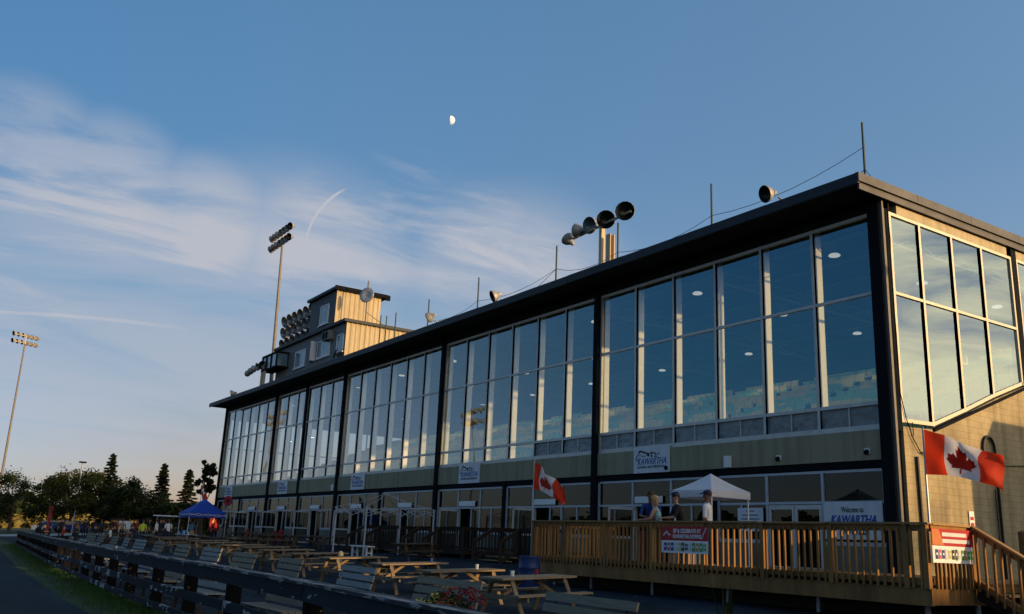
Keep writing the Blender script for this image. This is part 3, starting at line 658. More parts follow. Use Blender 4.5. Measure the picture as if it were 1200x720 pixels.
MB().box((-.55, -.02, -.38), (.55, 0, .38)).build('sheet', M['offwhite'], t, world=False)
for i, w_ in enumerate((.35, .7, .8, .5)): MB().box((-w_ / 2, -.024, .26 - i * .13), (w_ / 2, -.021, .29 - i * .13)).build('text_line', M['black_txt'], t, world=False)
# side wall fittings
t = thing('wall_pipe_loop', 'black conduit bent into a hoop on the cream side wall', 'pipe', (.56, 4.9, 1))
pts = [(.60, 4.95, 1.2)] + [(.60, 4.95, 4.6)] + [(.60, 4.62 + .33 * math.cos(a_), 5.15 + .42 * math.sin(a_)) for a_ in np.linspace(0, math.pi, 9)] + [(.60, 4.29, 4.55)]
MB().path(pts, .045, 8).build('conduit', M['iron'], t); MB().path([(.60, 4.75, 1.2), (.6, 4.75, 3.9)], .02, 6).build('thin_conduit', M['iron'], t)
t = thing('wall_downpipe', 'brown drain pipe on the cream wall near the corner', 'pipe', (.56, .75, 1))
MB().path([(.60, .78, 1.0), (.60, .72, 4.6)], .045, 8).build('pipe', M['iron'], t)
cw = MB(); P0 = Vector((.62, .03, 12.3))
cp = [(.60, .05, 12.2), (.61, .09, 11.2), (.60, .05, 10.2), (.61, .08, 8.2), (.60, .1, 6.4), (.60, .3, 5.7), (.61, .55, 5.15), (.6, .9, 4.75), (.6, 1.3, 4.62)]
cw.path(cp, .016, 5); cw.path([(.6, .6, 5.6), (.6, .62, 5.2)], .012, 5); cw.path([(.6, .9, 4.75), (.6, 2.4, 4.6), (.6, 4.3, 4.62), (.6, 8, 4.9), (.6, 12, 5.0)], .014, 5)
tag(cw.build('cable', M['black']), 'loose black cable running down the corner and along the cream wall', 'cable')
t = thing('warning_notice', 'narrow white notice with red marks on the cream wall by the stairs', 'sign', (.56, 3.35, 2.75))
MB().box((0, -.13, -.42), (.02, .13, .42)).build('board', M['white'], t, world=False)
for z_ in (.16, -.02, -.2): MB().box((.021, -.09, z_), (.025, .09, z_ + .1)).build('red_mark', M['red'], t, world=False)

# ------------------------------------------------------------------ roof things
for i, (X, h) in enumerate(((-.75, 15.9), (-7.72, 15.9), (-13.48, 15.85), (-18.15, 15.95), (-25.5, 15.95), (-31.3, 15.85), (-38.1, 16.1), (-37.2, 15.9), (-35.8, 15.85))):
    where = ['at the near corner of the roof', 'left of the round lamp near the corner', 'behind the large floodlight cluster', 'just left of the large floodlight cluster', 'beside the dark horn lamp at mid roof', 'beside the pale horn lamp', 'tallest of three near the booth', 'middle one of three near the booth', 'rightmost of three near the booth'][i]
    t = thing('lightning_rod', 'thin dark rod ' + where, 'rod', (X, 1, 12.84), 0, 'thin rods standing on the roof')
    MB().tube((0, 0, 0), (0, 0, h - 12.84), .045, .04, 8).build('rod', M['antenna'], t, world=False)
    MB().box((-.12, -.12, 0), (.12, .12, .06)).build('foot', M['galv'], t, world=False)
wp = [(-.75, 1, 15.0), (-7.72, 1, 14.55), (-13.48, 1, 14.45), (-18.15, 1, 14.75), (-25.5, 1, 14.6), (-31.3, 1, 14.5)]
w_ = MB()
for a_, b_ in zip(wp[:-1], wp[1:]):
    pr_ = [tuple(Vector(a_).lerp(Vector(b_), u) - Vector((0, 0, .35 * 4 * u * (1 - u)))) for u in np.linspace(0, 1, 8)]; w_.path(pr_, .012, 4)
w_.path([(-.75, 1, 14.2), (-2.2, .2, 12.9)], .012, 4).path([(-.75, 1, 14.2), (.3, .4, 12.9)], .012, 4).path([(-18.15, 1, 14.75), (-20.2, 0, 12.9)], .012, 4)
tag(w_.build('guy_wire', M['black']), 'thin wire strung between the roof rods', 'wire')

def flood_head(parent, c, d, r, dark=True, name='lamp_head', world=True):
    c = Vector(c); d = Vector(d).normalized()
    a_ = MB().lathe([(r, 0), (r * 1.02, -.03 * r), (r * .93, -.35 * r), (r * .62, -.85 * r), (r * .34, -1.1 * r), (r * .30, -1.55 * r), (r * .12, -1.7 * r), (0.001, -1.7 * r)], c, d, 14)
    o = a_.build(name, M['lamp_shell'], parent, world=world, smooth=True)
    b_ = MB().lathe([(r * .985, -.02 * r), (r * .9, -.33 * r), (r * .58, -.8 * r), (.001, -.95 * r)], c, d, 14)
    b_.build('reflector', M['lamp_in'] if not dark else M['lamp_shaded'], o, world=world, smooth=True)
    return o
# large cluster
t = thing('floodlight_cluster', 'five bowl floodlights on two steel posts above the middle of the roof', 'floodlight', (-14.4, 1, 12.84))
MB().box((-14.72, .9, 12.84), (-14.52, 1.1, 16.25)).build('post', M['tan'], t)
MB().box((-14.24, .93, 12.84), (-14.20, 1.15, 15.45)).box((-14.20, .9, 12.84), (-13.9, .94, 15.45)).box((-14.20, 1.13, 12.84), (-13.9, 1.17, 15.45)).build('post', M['tan'], t)
MB().bar((-17.2, 1, 15.95), (-12.6, 1, 16.15), .09, .09).build('crossbar', M['tan'], t)
for c, d, r, dk in (((-12.72, .75, 16.15), (.75, -.85, -.12), .44, True), ((-14.05, .75, 16.12), (.8, -.8, -.2), .43, True), ((-15.35, .8, 16.2), (.15, -1, -.25), .41, False), ((-16.35, .8, 16.2), (-1, -.25, .15), .35, False), ((-17.05, .8, 16.0), (-.75, -.2, .75), .33, False)):
    flood_head(t, c, d, r, dk)
# small cluster by the far end
t = thing('floodlight_cluster', 'small bowl floodlights on a short post near the far end of the roof', 'floodlight', (-61.6, 1, 12.84))
MB().box((-62.2, .9, 12.84), (-61.9, 1.1, 15.9)).build('post', M['tan'], t); MB().box((-61.6, .9, 12.84), (-61.1, 1.0, 15.4)).build('post', M['tan'], t)
MB().bar((-65.6, 1, 15.9), (-61.3, 1, 16.0), .09, .09).build('crossbar', M['tan'], t)
for c, d, r, dk in (((-61.7, .8, 15.9), (.7, -.8, -.2), .40, True), ((-63.2, .8, 15.95), (.1, -1, -.3), .36, False), ((-64.2, .8, 15.9), (-.8, -.5, -.2), .33, False), ((-65.0, .8, 15.8), (-1, -.3, .1), .32, False), ((-65.8, .8, 15.7), (-1, -.2, .3), .30, False)): flood_head(t, c, d, r, dk)
# horn lamps
def horn(X, Z, d, lab, r=.42, Y=-.6):
    t = thing('roof_lamp', lab, 'lamp', (X, Y, 12.84), 0, 'single bowl lamps on the roof edge')
    flood_head(t, (X, Y, Z), d, r, True)
    MB().bar((X + .35, Y + .3, Z - .15), (X + 1.1, Y + .4, 12.84), .06, .06).build('arm', M['tan'], t); MB().box((X + .9, Y + .3, 12.84), (X + 1.3, Y + .5, 12.95)).build('foot', M['tan'], t)
horn(-3.65, 13.80, (-.2, -1, -.35), 'round dark lamp on a bent arm near the roof corner', .31)
horn(-21.4, 13.70, (-.3, -1, -.5), 'dark bowl lamp on the roof edge at mid length', .32)
horn(-28.2, 13.85, (-1, -.5, -.4), 'pale bowl lamp sideways on the roof edge before the booth', .30)
horn(-65.4, 13.6, (-.5, -1, -.3), 'small dark lamp at the far tip of the roof', .32)

# announcers booth
bo = thing('announcer_booth', 'two-step grey booth with cream corrugated side on the grandstand roof', 'building', (-54, 2, 12.84))
X0, X1, XU0, XU1, ZL, ZU = -61.5, -46.3, -54.3, -48.9, 17.3, 20.35
MB().box((X0, 2, 12.84), (X1 - .05, 7.4, ZL)).build('lower_wall', M['booth'], bo)
MB().box((XU0, 2.02, ZL + .05), (XU1 - .05, 5.85, ZU)).build('upper_wall', M['boothdark'], bo)
def corrug(x, y0, y1, z0, z1):
    c = MB(); n = int((y1 - y0) / .1); pts = []
    for i in range(n + 1):
        y = y0 + (y1 - y0) * i / n; pts.append((x + (.05 if i % 4 in (0, 1) else 0), y))
    for (xa, ya), (xb, yb) in zip(pts[:-1], pts[1:]): c.add([(xa, ya, z0), (xb, yb, z0), (xb, yb, z1), (xa, ya, z1)], [(0, 1, 2, 3)])
    return c
corrug(X1 - .04, 2, 7.4, 12.84, ZL).build('side_cladding', M['corr'], bo); corrug(XU1 - .04, 2.02, 5.85, ZL + .05, ZU).build('side_cladding', M['corr'], bo)
MB().box((X0 - .3, 1.7, ZL), (X1 + .25, 7.6, ZL + .22)).build('lower_roof', M['fascia'], bo)
MB().box((XU0 - .3, 1.72, ZU), (XU1 + .25, 6.3, ZU + .22)).build('upper_roof', M['fascia'], bo)
MB().box((XU1 + .1, 6.1, ZU - .12), (XU1 + .3, 6.5, ZU + .28)).box((XU1 + .3, 1.7, ZU), (XU1 + .34, 6.3, ZU + .3)).build('roof_trim', M['black'], bo)
M['booth_glass'] = mat('booth_glass', (.10, .18, .24), .08, 0, .2, spec=1.0)
def bwin(xa, xb, za, zb, y=2.0, split=True):
    f = MB(); f.box((xa, y - .06, za), (xb, y - .003, za + .1)).box((xa, y - .06, zb - .1), (xb, y - .003, zb)).box((xa, y - .063, za), (xa + .1, y - .004, zb)).box((xb - .1, y - .063, za), (xb, y - .004, zb))
    if split: f.box(((xa + xb) / 2 - .04, y - .05, za), ((xa + xb) / 2 + .04, y - .005, zb))
    f.box((xa - .15, y - .12, za - .1), (xb + .15, y - .003, za - .005))
    fo = f.build('window', M['white'], bo); MB().box((xa + .08, y - .03, za + .08), (xb - .08, y - .006, zb - .08)).build('pane', M['booth_glass'], fo)
bwin(-56.8, -54.4, 15.05, 16.5); bwin(-51.9, -49.2, 15.2, 16.6); bwin(-47.9, -46.6, 15.1, 16.5, split=False); bwin(-52.0, -50.2, 17.95, 19.55, y=2.02)
# angled bay of the middle window
MB().prism([(-53.3, 2.0), (-52.3, 1.55), (-52.2, 1.55), (-52.2, 2.0)], 2, 15.1, 16.7).build('bay_window', M['white'], bo)
MB().box((-49.9, 1.5, 16.3), (-48.6, 1.99, 17.0)).build('air_conditioner', M['booth'], bo)
MB().box((-49.75, 1.47, 16.4), (-49.3, 1.495, 16.9)).box((-49.1, 1.47, 16.4), (-48.75, 1.495, 16.9)).build('vent_grille', M['black'], bo)
# glazed lookout box at the left end
lk = MB().box((-62.3, .9, 15.35), (-58.4, 1.99, 15.5)).box((-62.3, .9, 16.6), (-58.4, 1.99, 16.75))
for x in (-62.3, -61.2, -60.0, -58.6): lk.box((x, .9, 15.5), (x + .12, 1.02, 16.6))
lk.build('lookout_box', M['black'], bo); MB().box((-62.2, .98, 15.5), (-58.5, 1.9, 16.6)).build('lookout_glass', M['booth_glass'], bo)
# satellite dish on a mast in front of the cream side
t = thing('satellite_dish', 'grey round dish on a mast beside the cream booth side', 'dish', (-46.6, 3.6, ZL + .22))
MB().tube((-46.6, 3.6, ZL + .22), (-46.6, 3.6, 20.9), .06).build('mast', M['pole'], t)
MB().lathe([(.001, .1), (.35, .06), (.62, -.04), (.60, -.07), (.3, .02), (.001, .06)], (-46.45, 3.5, 19.7), (-.6, .8, -.05), 18).build('dish', M['galv'], t, smooth=True)
MB().bar((-46.6, 3.6, 18.4), (-46.6, 5.4, ZL + .22), .06, .06).bar((-46.6, 3.6, 19.6), (-46.45, 3.5, 19.7), .06, .06).build('brace', M['pole'], t)
t = thing('satellite_dish', 'small dark dish under the right booth window', 'dish', (-47.1, 1.6, 14.7))
MB().lathe([(.001, .1), (.3, .05), (.45, -.05), (.001, .05)], (-47.1, 1.6, 14.9), (-.3, -1, .3), 14).build('dish', M['black'], t, smooth=True); MB().bar((-47.1, 1.95, 14.7), (-47.1, 1.6, 14.9), .05, .05).build('arm', M['black'], t)
# floodlight bank on a rack left of the upper storey
t = thing('floodlight_bank', 'rack of three rows of bowl floodlights on the booth roof', 'floodlight', (-57.6, 3.5, ZL + .22))
rk = MB()
for x in (-60.0, -57.8, -55.0): rk.bar((x, 3.6, ZL + .22), (x, 3.6, 20.3), .1, .1)
for z in (18.1, 19.2, 20.2): rk.bar((-63.4, 3.4, z), (-54.9, 3.4, z), .08, .08)
rk.bar((-60, 3.6, ZL + .3), (-55, 3.6, 20.2), .06, .06)
rk.build('rack', M['tan'], t)
for rz_, z in enumerate((18.2, 19.3, 20.35)):
    for i in range(6): flood_head(t, (-62.9 + i * 1.35, 2.75, z - .012 * i), (.15, -1, -.35), .52, False)

def light_pole(x, y, z0, z1, lab, lean=0, n=7, hs=1.0, wide=6.2, az=0, tiers=2):
    t = thing('floodlight_pole', lab, 'light pole', (x, y, z0), 0, 'tall floodlight poles')
    MB().tube((x, y, z0), (x + lean, y, z1), .26 * hs, .13 * hs, 10).build('pole', M['pole'], t)
    MB().tube((x, y, z0 - .1), (x, y, z0 + .5), .42 * hs, .42 * hs, 10).build('base', M['concrete'], t)
    cx = x + lean; c, s_ = math.cos(az), math.sin(az)
    for k in range(tiers):
        zz = z1 + .1 + k * 1.35 * hs
        bar_ = MB().bar((cx - wide / 2 * c, y - wide / 2 * s_, zz), (cx + wide / 2 * c, y + wide / 2 * s_, zz), .12, .12)
        if k: bar_.bar((cx, y, z1 - .5), (cx, y, zz), .14, .14)
        bar_.build('crossbar', M['tan'], t)
        for i in range(n):
            u = (i / (n - 1) - .5) * wide; dr = (-.9, -.4, -.15) if i < n // 2 else (.45, -1, -.3)
            flood_head(t, (cx + u * c + .2 * s_, y + u * s_ - .3 * c, zz + .05), dr, .46 * hs, i == n - 1)
    return t
light_pole(-65.3, 3.0, 12.84, 28.8, 'tall floodlight pole rising from the roof left of the booth', -1.4, 7, .8, 5.2)
lp = light_pole(-155.75, -10.4, .5, 31.2, 'tall floodlight pole at the far left beyond the fence end', -1.4, 6, .9, 4.4, R(-60))
light_pole(-188, -45, 0, 26, 'floodlight pole across the track, outside the picture, farther one', 0, 6, 1.2, 9)
light_pole(-127, -62, 0, 23, 'floodlight pole across the track, outside the picture, nearer one', 0, 6, 1.2, 9)
# grey box strapped to the far left pole
tag(MB().box((-155.9, -12.6, 3.2), (-154.9, -11.4, 8.6)).build('utility_panel', M['galv'], bevel=.05), 'tall pale grey panel hanging on the far left pole', 'panel')
# moon: the sunlit half of a sphere
md = Vector((-.7922, .4249, .438)).normalized(); mc = CAM + md * 4000; mr = 19.5
M['moon'] = mat('moon_rock', (.5, .5, .5), .9, 0, .2, .05, emit=(.66, .74, .90), estr=.55)
right = Vector((.55, .83, .042)); lit = (right * .98 + Vector((0, 0, -.02)) - md * .06).normalized()
bpy.context.view_layer.update()
mb = MB(); mb.lathe([(mr * math.sin(a_), mr * math.cos(a_)) for a_ in np.linspace(.001, math.pi / 2, 10)], (0, 0, 0), lit, 24)
o = mb.build('moon', M['moon'], smooth=True); o.location = mc; tm = M['moon'].node_tree; bn = tm.nodes['Principled BSDF']; mn = tm.nodes.new('ShaderNodeTexNoise'); mn.inputs['Scale'].default_value = .16; mr_ = tm.nodes.new('ShaderNodeMapRange'); mr_.inputs[1].default_value = .4; mr_.inputs[2].default_value = .62; mr_.inputs[3].default_value = .48; mr_.inputs[4].default_value = .28; tcm = tm.nodes.new('ShaderNodeTexCoord'); tm.links.new(tcm.outputs['Object'], mn.inputs[0]); tm.links.new(mn.outputs[0], mr_.inputs[0]); tm.links.new(mr_.outputs[0], bn.inputs['Emission Strength']); tag(o, 'pale half moon high in the blue sky', 'moon', kind='structure')

# ------------------------------------------------------------------ deck at the near end
DX0, DX1, DY, DZ = -6.62, 6.2, -7.85, 1.27
dk = thing('wooden_deck', 'raised timber deck with baluster railing in front of the near windows', 'deck', (0, DY, .5))
fl = MB(); y = DY + .04
while y < -.25: fl.box((DX0, y, DZ - .04), (DX1, min(y + .14, -.22), DZ)); y += .145
fl.build('deck_floor', M['deckwood'], dk)
fl2 = MB(); y = -4.6
while y < -.25: fl2.box((DX1 + .003, y, DZ - .04), (9.4, min(y + .14, -.22), DZ)); y += .145
fl2.build('deck_floor', M['deckwood'], dk)
MB().box((DX0 - .02, DY - .02, DZ - .42), (DX1 + .02, DY + .03, DZ - .1)).build('rim_joist', M['deckwood'], dk)
MB().box((DX1 - .03, DY + .032, DZ - .40), (DX1 + .02, -.3, DZ - .1)).build('rim_joist', M['deckwood'], dk)
MB().box((DX0 - .02, DY + .032, DZ - .40), (DX0 + .03, -.3, DZ - .1)).build('rim_joist', M['deckwood'], dk)
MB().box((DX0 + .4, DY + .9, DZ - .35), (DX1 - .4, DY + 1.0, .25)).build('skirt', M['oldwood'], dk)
posts = [-6.57, -5.0, -3.2, -1.35, .44, 2.25, 4.05, 5.75, 6.15]
RT = 2.34
def rail_run(parent, a_, b_, zt, zb, face, cap=True, post_at=None, slope=False, m=None, cm=None, sp=.155):
    """balusters between two points along X or Y; zt, zb give top and bottom height at both ends"""
    m = m or M['deckwood']; cm = cm or M['railcap']
    a_ = Vector((*a_, 0)); b_ = Vector((*b_, 0)); d = (b_ - a_); Ln = d.length; d.normalize(); nrm = Vector((-d.y, d.x, 0)) * face
    bl = MB(); n = max(2, int(Ln / sp))
    for i in range(n):
        u = (i + .5) / n; p = a_.lerp(b_, u) + nrm * .045; ta = zt[0] + (zt[1] - zt[0]) * u - .10; ba = zb[0] + (zb[1] - zb[0]) * u
        j = random.uniform(-.012, .012); tw = random.uniform(-.01, .01)
        bl.bar((p.x + d.x * j, p.y + d.y * j, ba), (p.x + d.x * (j + tw), p.y + d.y * (j + tw), ta), .046, .040, up=(d.x, d.y, 0))
    bl.build('baluster_panel', m, parent)
    rl = MB(); A = Vector((a_.x, a_.y, zt[0] - .09)); B_ = Vector((b_.x, b_.y, zt[1] - .09)); rl.bar(A, B_, .045, .12); rl.build('rail', m, parent); rl = MB()
    A = Vector((a_.x, a_.y, zb[0] + .13)); B_ = Vector((b_.x, b_.y, zb[1] + .13)); rl.bar(A, B_, .045, .11); rl.build('rail', m, parent)
    if cap: MB().bar((a_.x, a_.y, zt[0] - .012), (b_.x, b_.y, zt[1] - .012), .15, .035).build('cap_rail', cm, parent)
for xa, xb in zip(posts[:-2], posts[1:-1]): rail_run(dk, (xa + .06, DY), (xb - .06, DY), (RT, RT), (DZ - .11, DZ - .11), -1, cap=False)
rail_run(dk, (posts[-2] + .06, DY), (posts[-1] - .02, DY), (RT, RT), (DZ - .11, DZ - .11), -1, cap=False)
# cap boards: several lengths with slightly different heights
for i, (xa, xb) in enumerate(((-6.68, -1.4), (-1.395, 2.2), (2.205, 4.0), (4.005, 6.27))):
    MB().box((xa, DY - .09, RT - .03 + .006 * (i % 2)), (xb, DY + .07, RT + .006 + .006 * (i % 2))).build('cap_rail', M['railcap'], dk)
for x in posts: MB().box((x - .055, DY - .055, DZ - .12), (x + .055, DY + .045, RT - .032)).build('post', M['deckwood'], dk)
rail_run(dk, (DX1, DY + .08), (DX1, -6.5), (RT, RT), (DZ - .11, DZ - .11), -1, sp=.12)
MB().box((DX1 - .05, -6.5, DZ - .1), (DX1 + .05, -6.4, RT)).build('post', M['deckwood'], dk)
rail_run(dk, (DX0, DY + .08), (DX0, -4.6), (RT, RT), (DZ - .11, DZ - .11), 1)
rail_run(dk, (DX1 + .05, -4.6), (9.4, -4.6), (RT, RT), (DZ - .05, DZ - .05), -1)
rail_run(dk, (9.4, -4.6), (9.4, -.6), (RT, RT), (DZ - .05, DZ - .05), -1)
for (x, y) in ((DX1, -4.55), (7.8, -4.6), (9.4, -4.6)): MB().box((x - .05, y - .05, DZ - .1), (x + .05, y + .05, RT - .02)).build('post', M['deckwood'], dk)
for x in (-6.2, -4.46, -1.94, .68, 3.25, 5.75): MB().tube((x, DY + .55, gz(DY + .5) - .1), (x, DY + .55, DZ - .1), .055).build('steel_leg', M['galv'], dk)
for x in (6.1, 9.2): MB().tube((x, -6.2 if x < 7 else -4.5, .4), (x, -6.2 if x < 7 else -4.5, DZ - .1), .05).build('steel_leg', M['galv'], dk)
# stairs going down to the right
sr = thing('deck_stairs', 'timber stairs going down from the right end of the deck', 'stairs', (6.4, -5.5, .5))
for i in range(5):
    x = 6.25 + i * .29; z = DZ - .17 * (i + 1) + .17
    if i: MB().box((x - .02, -6.38, z - .045 - .0), (x + .29, -4.72, z)).build('tread', M['tread'], sr)
    MB().box((x - .02 + (.0 if i else .05), -6.36, z - .165), (x + .0 + (.0 if i else .04), -4.74, z - .05)).build('riser', M['deckwood'], sr)
MB().prism([(6.25, DZ), (6.25, DZ - .3), (7.6, .35), (7.75, .35), (7.75, .5)], 1, -6.45, -6.40).build('stringer', M['oldwood'], sr)
MB().prism([(6.25, DZ), (6.25, DZ - .3), (7.6, .35), (7.75, .35), (7.75, .5)], 1, -4.70, -4.65).build('stringer', M['oldwood'], sr)
for yy in (-6.46, -4.66):
    rail_run(sr, (6.28, yy), (7.95, yy), (RT, RT - .98), (DZ - .1, DZ - 1.08), -1, sp=.15)
    MB().box((7.9, yy - .05, .3), (8.0, yy + .05, RT - .95)).build('post', M['deckwood'], sr)

# banners tied to the rail
def can_strip(parent, w, h, origin, facing):
    cols = [(.02, .04, .22), (.55, .10, .12), (.02, .05, .25), (.6, .6, .62), (.5, .5, .12), (.03, .03, .03), (.05, .1, .06), (.6, .62, .6), (.05, .25, .10), (.6, .25, .03), (.06, .35, .1), (.25, .4, .08)]
    x = -w / 2 + .05; i = 0; rr = random.Random(5 if facing == '-Y' else 9); objs = {}
    for i in range(12):
        c = cols[i]; key = i
        cm = mat('drink_can_colour', c, .5, 0, .1); cw_ = w / 13.5; hh = h * rr.uniform(.62, .85)
        mb_ = MB()
        if facing == '-Y': mb_.box((x, -.006, -hh / 2), (x + cw_ * .85, 0, hh / 2)); mb_.box((x + cw_ * .2, -.008, -hh * .1), (x + cw_ * .65, -.0061, hh * .15), 1)
        else: mb_.box((0, x, -hh / 2), (.006, x + cw_ * .85, hh / 2)); mb_.box((.0061, x + cw_ * .2, -hh * .1), (.008, x + cw_ * .65, hh * .15), 1)
        o_ = mb_.build('drink_picture', [cm, M['white']], parent, world=False); o_.location = origin; x += w / 12.3
t = thing('banner', 'red and white drinks banner tied to the front of the deck railing', 'banner', (-.13, DY - .075, 1.9))
MB().box((-.79, -.01, -.02), (.79, 0, .315)).build('red_panel', M['red'], t, world=False); MB().box((-.79, -.011, -.315), (.79, -.001, -.023)).build('white_panel', M['white'], t, world=False)
lettering('SIP & CELEBRATE AT', .95, .10, (.10, -.015, .21), t, M['white'], offset=.02); lettering('KAWARTHA DOWNS', .95, .10, (.10, -.015, .08), t, M['white'], offset=.02)
MB().bar((-.72, -.013, .1), (-.6, -.013, .2), .006, .03).bar((-.6, -.013, .2), (-.5, -.013, .08), .006, .02).bar((-.68, -.013, .16), (-.45, -.013, .12), .006, .015).bar((.58, -.013, .02), (.74, -.013, .29), .006, .02).build('swirl', M['white'], t, world=False)
can_strip(t, 1.5, .24, (0, -.013, -.165), '-Y')
t = thing('banner', 'smaller red and white picture banner on the deck end beside the stairs', 'banner', (DX1 + .075, -7.18, 1.95))
MB().box((0, -.68, -.01), (.01, .68, .3)).build('red_panel', M['red'], t, world=False); MB().box((.001, -.68, -.32), (.011, .68, -.013)).build('white_panel', M['white'], t, world=False)
for z_, w_ in ((.20, .8), (.08, .9)): MB().box((.012, -.35, z_ - .035), (.016, -.35 + w_, z_ + .035)).build('white_stripe', M['offwhite'], t, world=False)
M['orange'] = mat('banner_orange', (.5, .16, .05), .6)
MB().prism([(-.67, .29), (-.45, .29), (-.30, .0), (-.67, .0)], 0, .0115, .0145).build('orange_patch', M['orange'], t, world=False)
can_strip(t, 1.3, .24, (.0125, 0, -.165), 'X')

# flags
LEAF = [(0, .98), (.11, .77), (.205, .83), (.135, .50), (.29, .665), (.32, .585), (.475, .615), (.43, .47), (.505, .425), (.265, .225), (.29, .135), (.022, .165), (.022, -.05)]
LEAF = LEAF + [(-x, y) for x, y in LEAF[::-1][:-1]]
def flag(name_lab, base, ztop, poleh, tab, ys_amp, scale=1.0, rz=0, zbase=None, lean=0):
    """tab rows: (u, x, top dz, bottom dz)"""
    t = thing('flag', name_lab, 'flag', (base[0], base[1], zbase), rz)
    H = ztop - zbase
    MB().tube((0, 0, 0), (lean, 0, H), .025, .018, 8).lathe([(.001, -.03), (.03, 0), (.001, .03)], (lean, 0, H + .02), (0, 0, 1), 8).build('pole', M['galv'], t, world=False)
    us = [r[0] for r in tab]
    def F(u, v):
        x = float(np.interp(u, us, [r[1] for r in tab])); zt = float(np.interp(u, us, [r[2] for r in tab])); zb = float(np.interp(u, us, [r[3] for r in tab]))
        z = zb + (zt - zb) * v; y = ys_amp * (math.sin(u * 7 + v * 1.3) * u + .35 * math.sin(u * 15 - v * 3) * u) + .055 * math.sin(u * 10 + v * 5.5) * min(1, u * 3) + .022 * math.sin(u * 24 - v * 9) * u
        x += .03 * math.sin(v * 5 + u * 9) * u
        return (lean * 0 + x + .02, y, H + z)
    nu, nv = 56, 28
    cl_ = MB()
    cl_.v = [F(i / nu, j / nv) for j in range(nv + 1) for i in range(nu + 1)]
    for j in range(nv):
        for i in range(nu):
            cl_.f.append((j * (nu + 1) + i, j * (nu + 1) + i + 1, (j + 1) * (nu + 1) + i + 1, (j + 1) * (nu + 1) + i)); u = (i + .5) / nu; cl_.m.append(0 if (u < .25 or u > .75) else 1)
    cl = cl_.build('cloth', [M['flagred'], M['flagwhite']], t, world=False, smooth=True, fixn=False)
    # leaf: fine triangulation mapped on the cloth, on both sides
    bm = bmesh.new(); vs_ = [bm.verts.new((x, y, 0)) for x, y in LEAF]; fc = bm.faces.new(vs_); bmesh.ops.triangulate(bm, faces=[fc])
    for _ in range(3): bmesh.ops.subdivide_edges(bm, edges=[e for e in bm.edges if e.calc_length() > .09], cuts=1); bmesh.ops.triangulate(bm, faces=bm.faces[:])
    pts_ = [(v.co.x, v.co.y) for v in bm.verts]; bm.verts.index_update(); fcs = [tuple(v.index for v in f.verts) for f in bm.faces]; bm.free()
    lf = MB()
    for sgn in (1, -1):
        vv = []
        for x, y in pts_:
            q = F(.5 + x * .42, .12 + y * .74); vv.append((q[0], q[1] + sgn * .006, q[2]))
        lf.add(vv, fcs)
    lf.build('maple_leaf', M['flagred'], cl, world=False, smooth=True, fixn=False)
    return t
tabA = [(0, 0, 0, -.85), (.22, .33, -.12, -.87), (.5, .72, -.27, -.93), (.75, 1.06, -.45, -1.03), (.9, 1.27, -.52, -1.12), (1, 1.36, -.56, -1.20)]
flag('large maple leaf flag streaming over the deck corner by the cream wall', (6.27, DY - .02), 4.08, 0, [(u, x, zt, zb) for u, x, zt, zb in tabA], .17, zbase=RT)
tabB = [(0, 0, 0, -.86), (.22, .24, -.14, -.88), (.5, .62, -.36, -.96), (.75, 1.05, -.58, -1.12), (.9, 1.32, -.84, -1.30), (1, 1.45, -1.10, -1.42)]
flag('maple leaf flag drooping at the left end of the deck', (-6.70, DY - .0), 4.12, 0, tabB, .10, zbase=DZ)
tabC = [(0, 0, 0, -.62), (.3, .3, -.1, -.72), (.6, .65, -.35, -.95), (1, 1.0, -.7, -1.15)]
flag('small maple leaf flag above the blue tent', (-50.6, -6.05), 4.65, 0, tabC, .12, zbase=gz(-6))

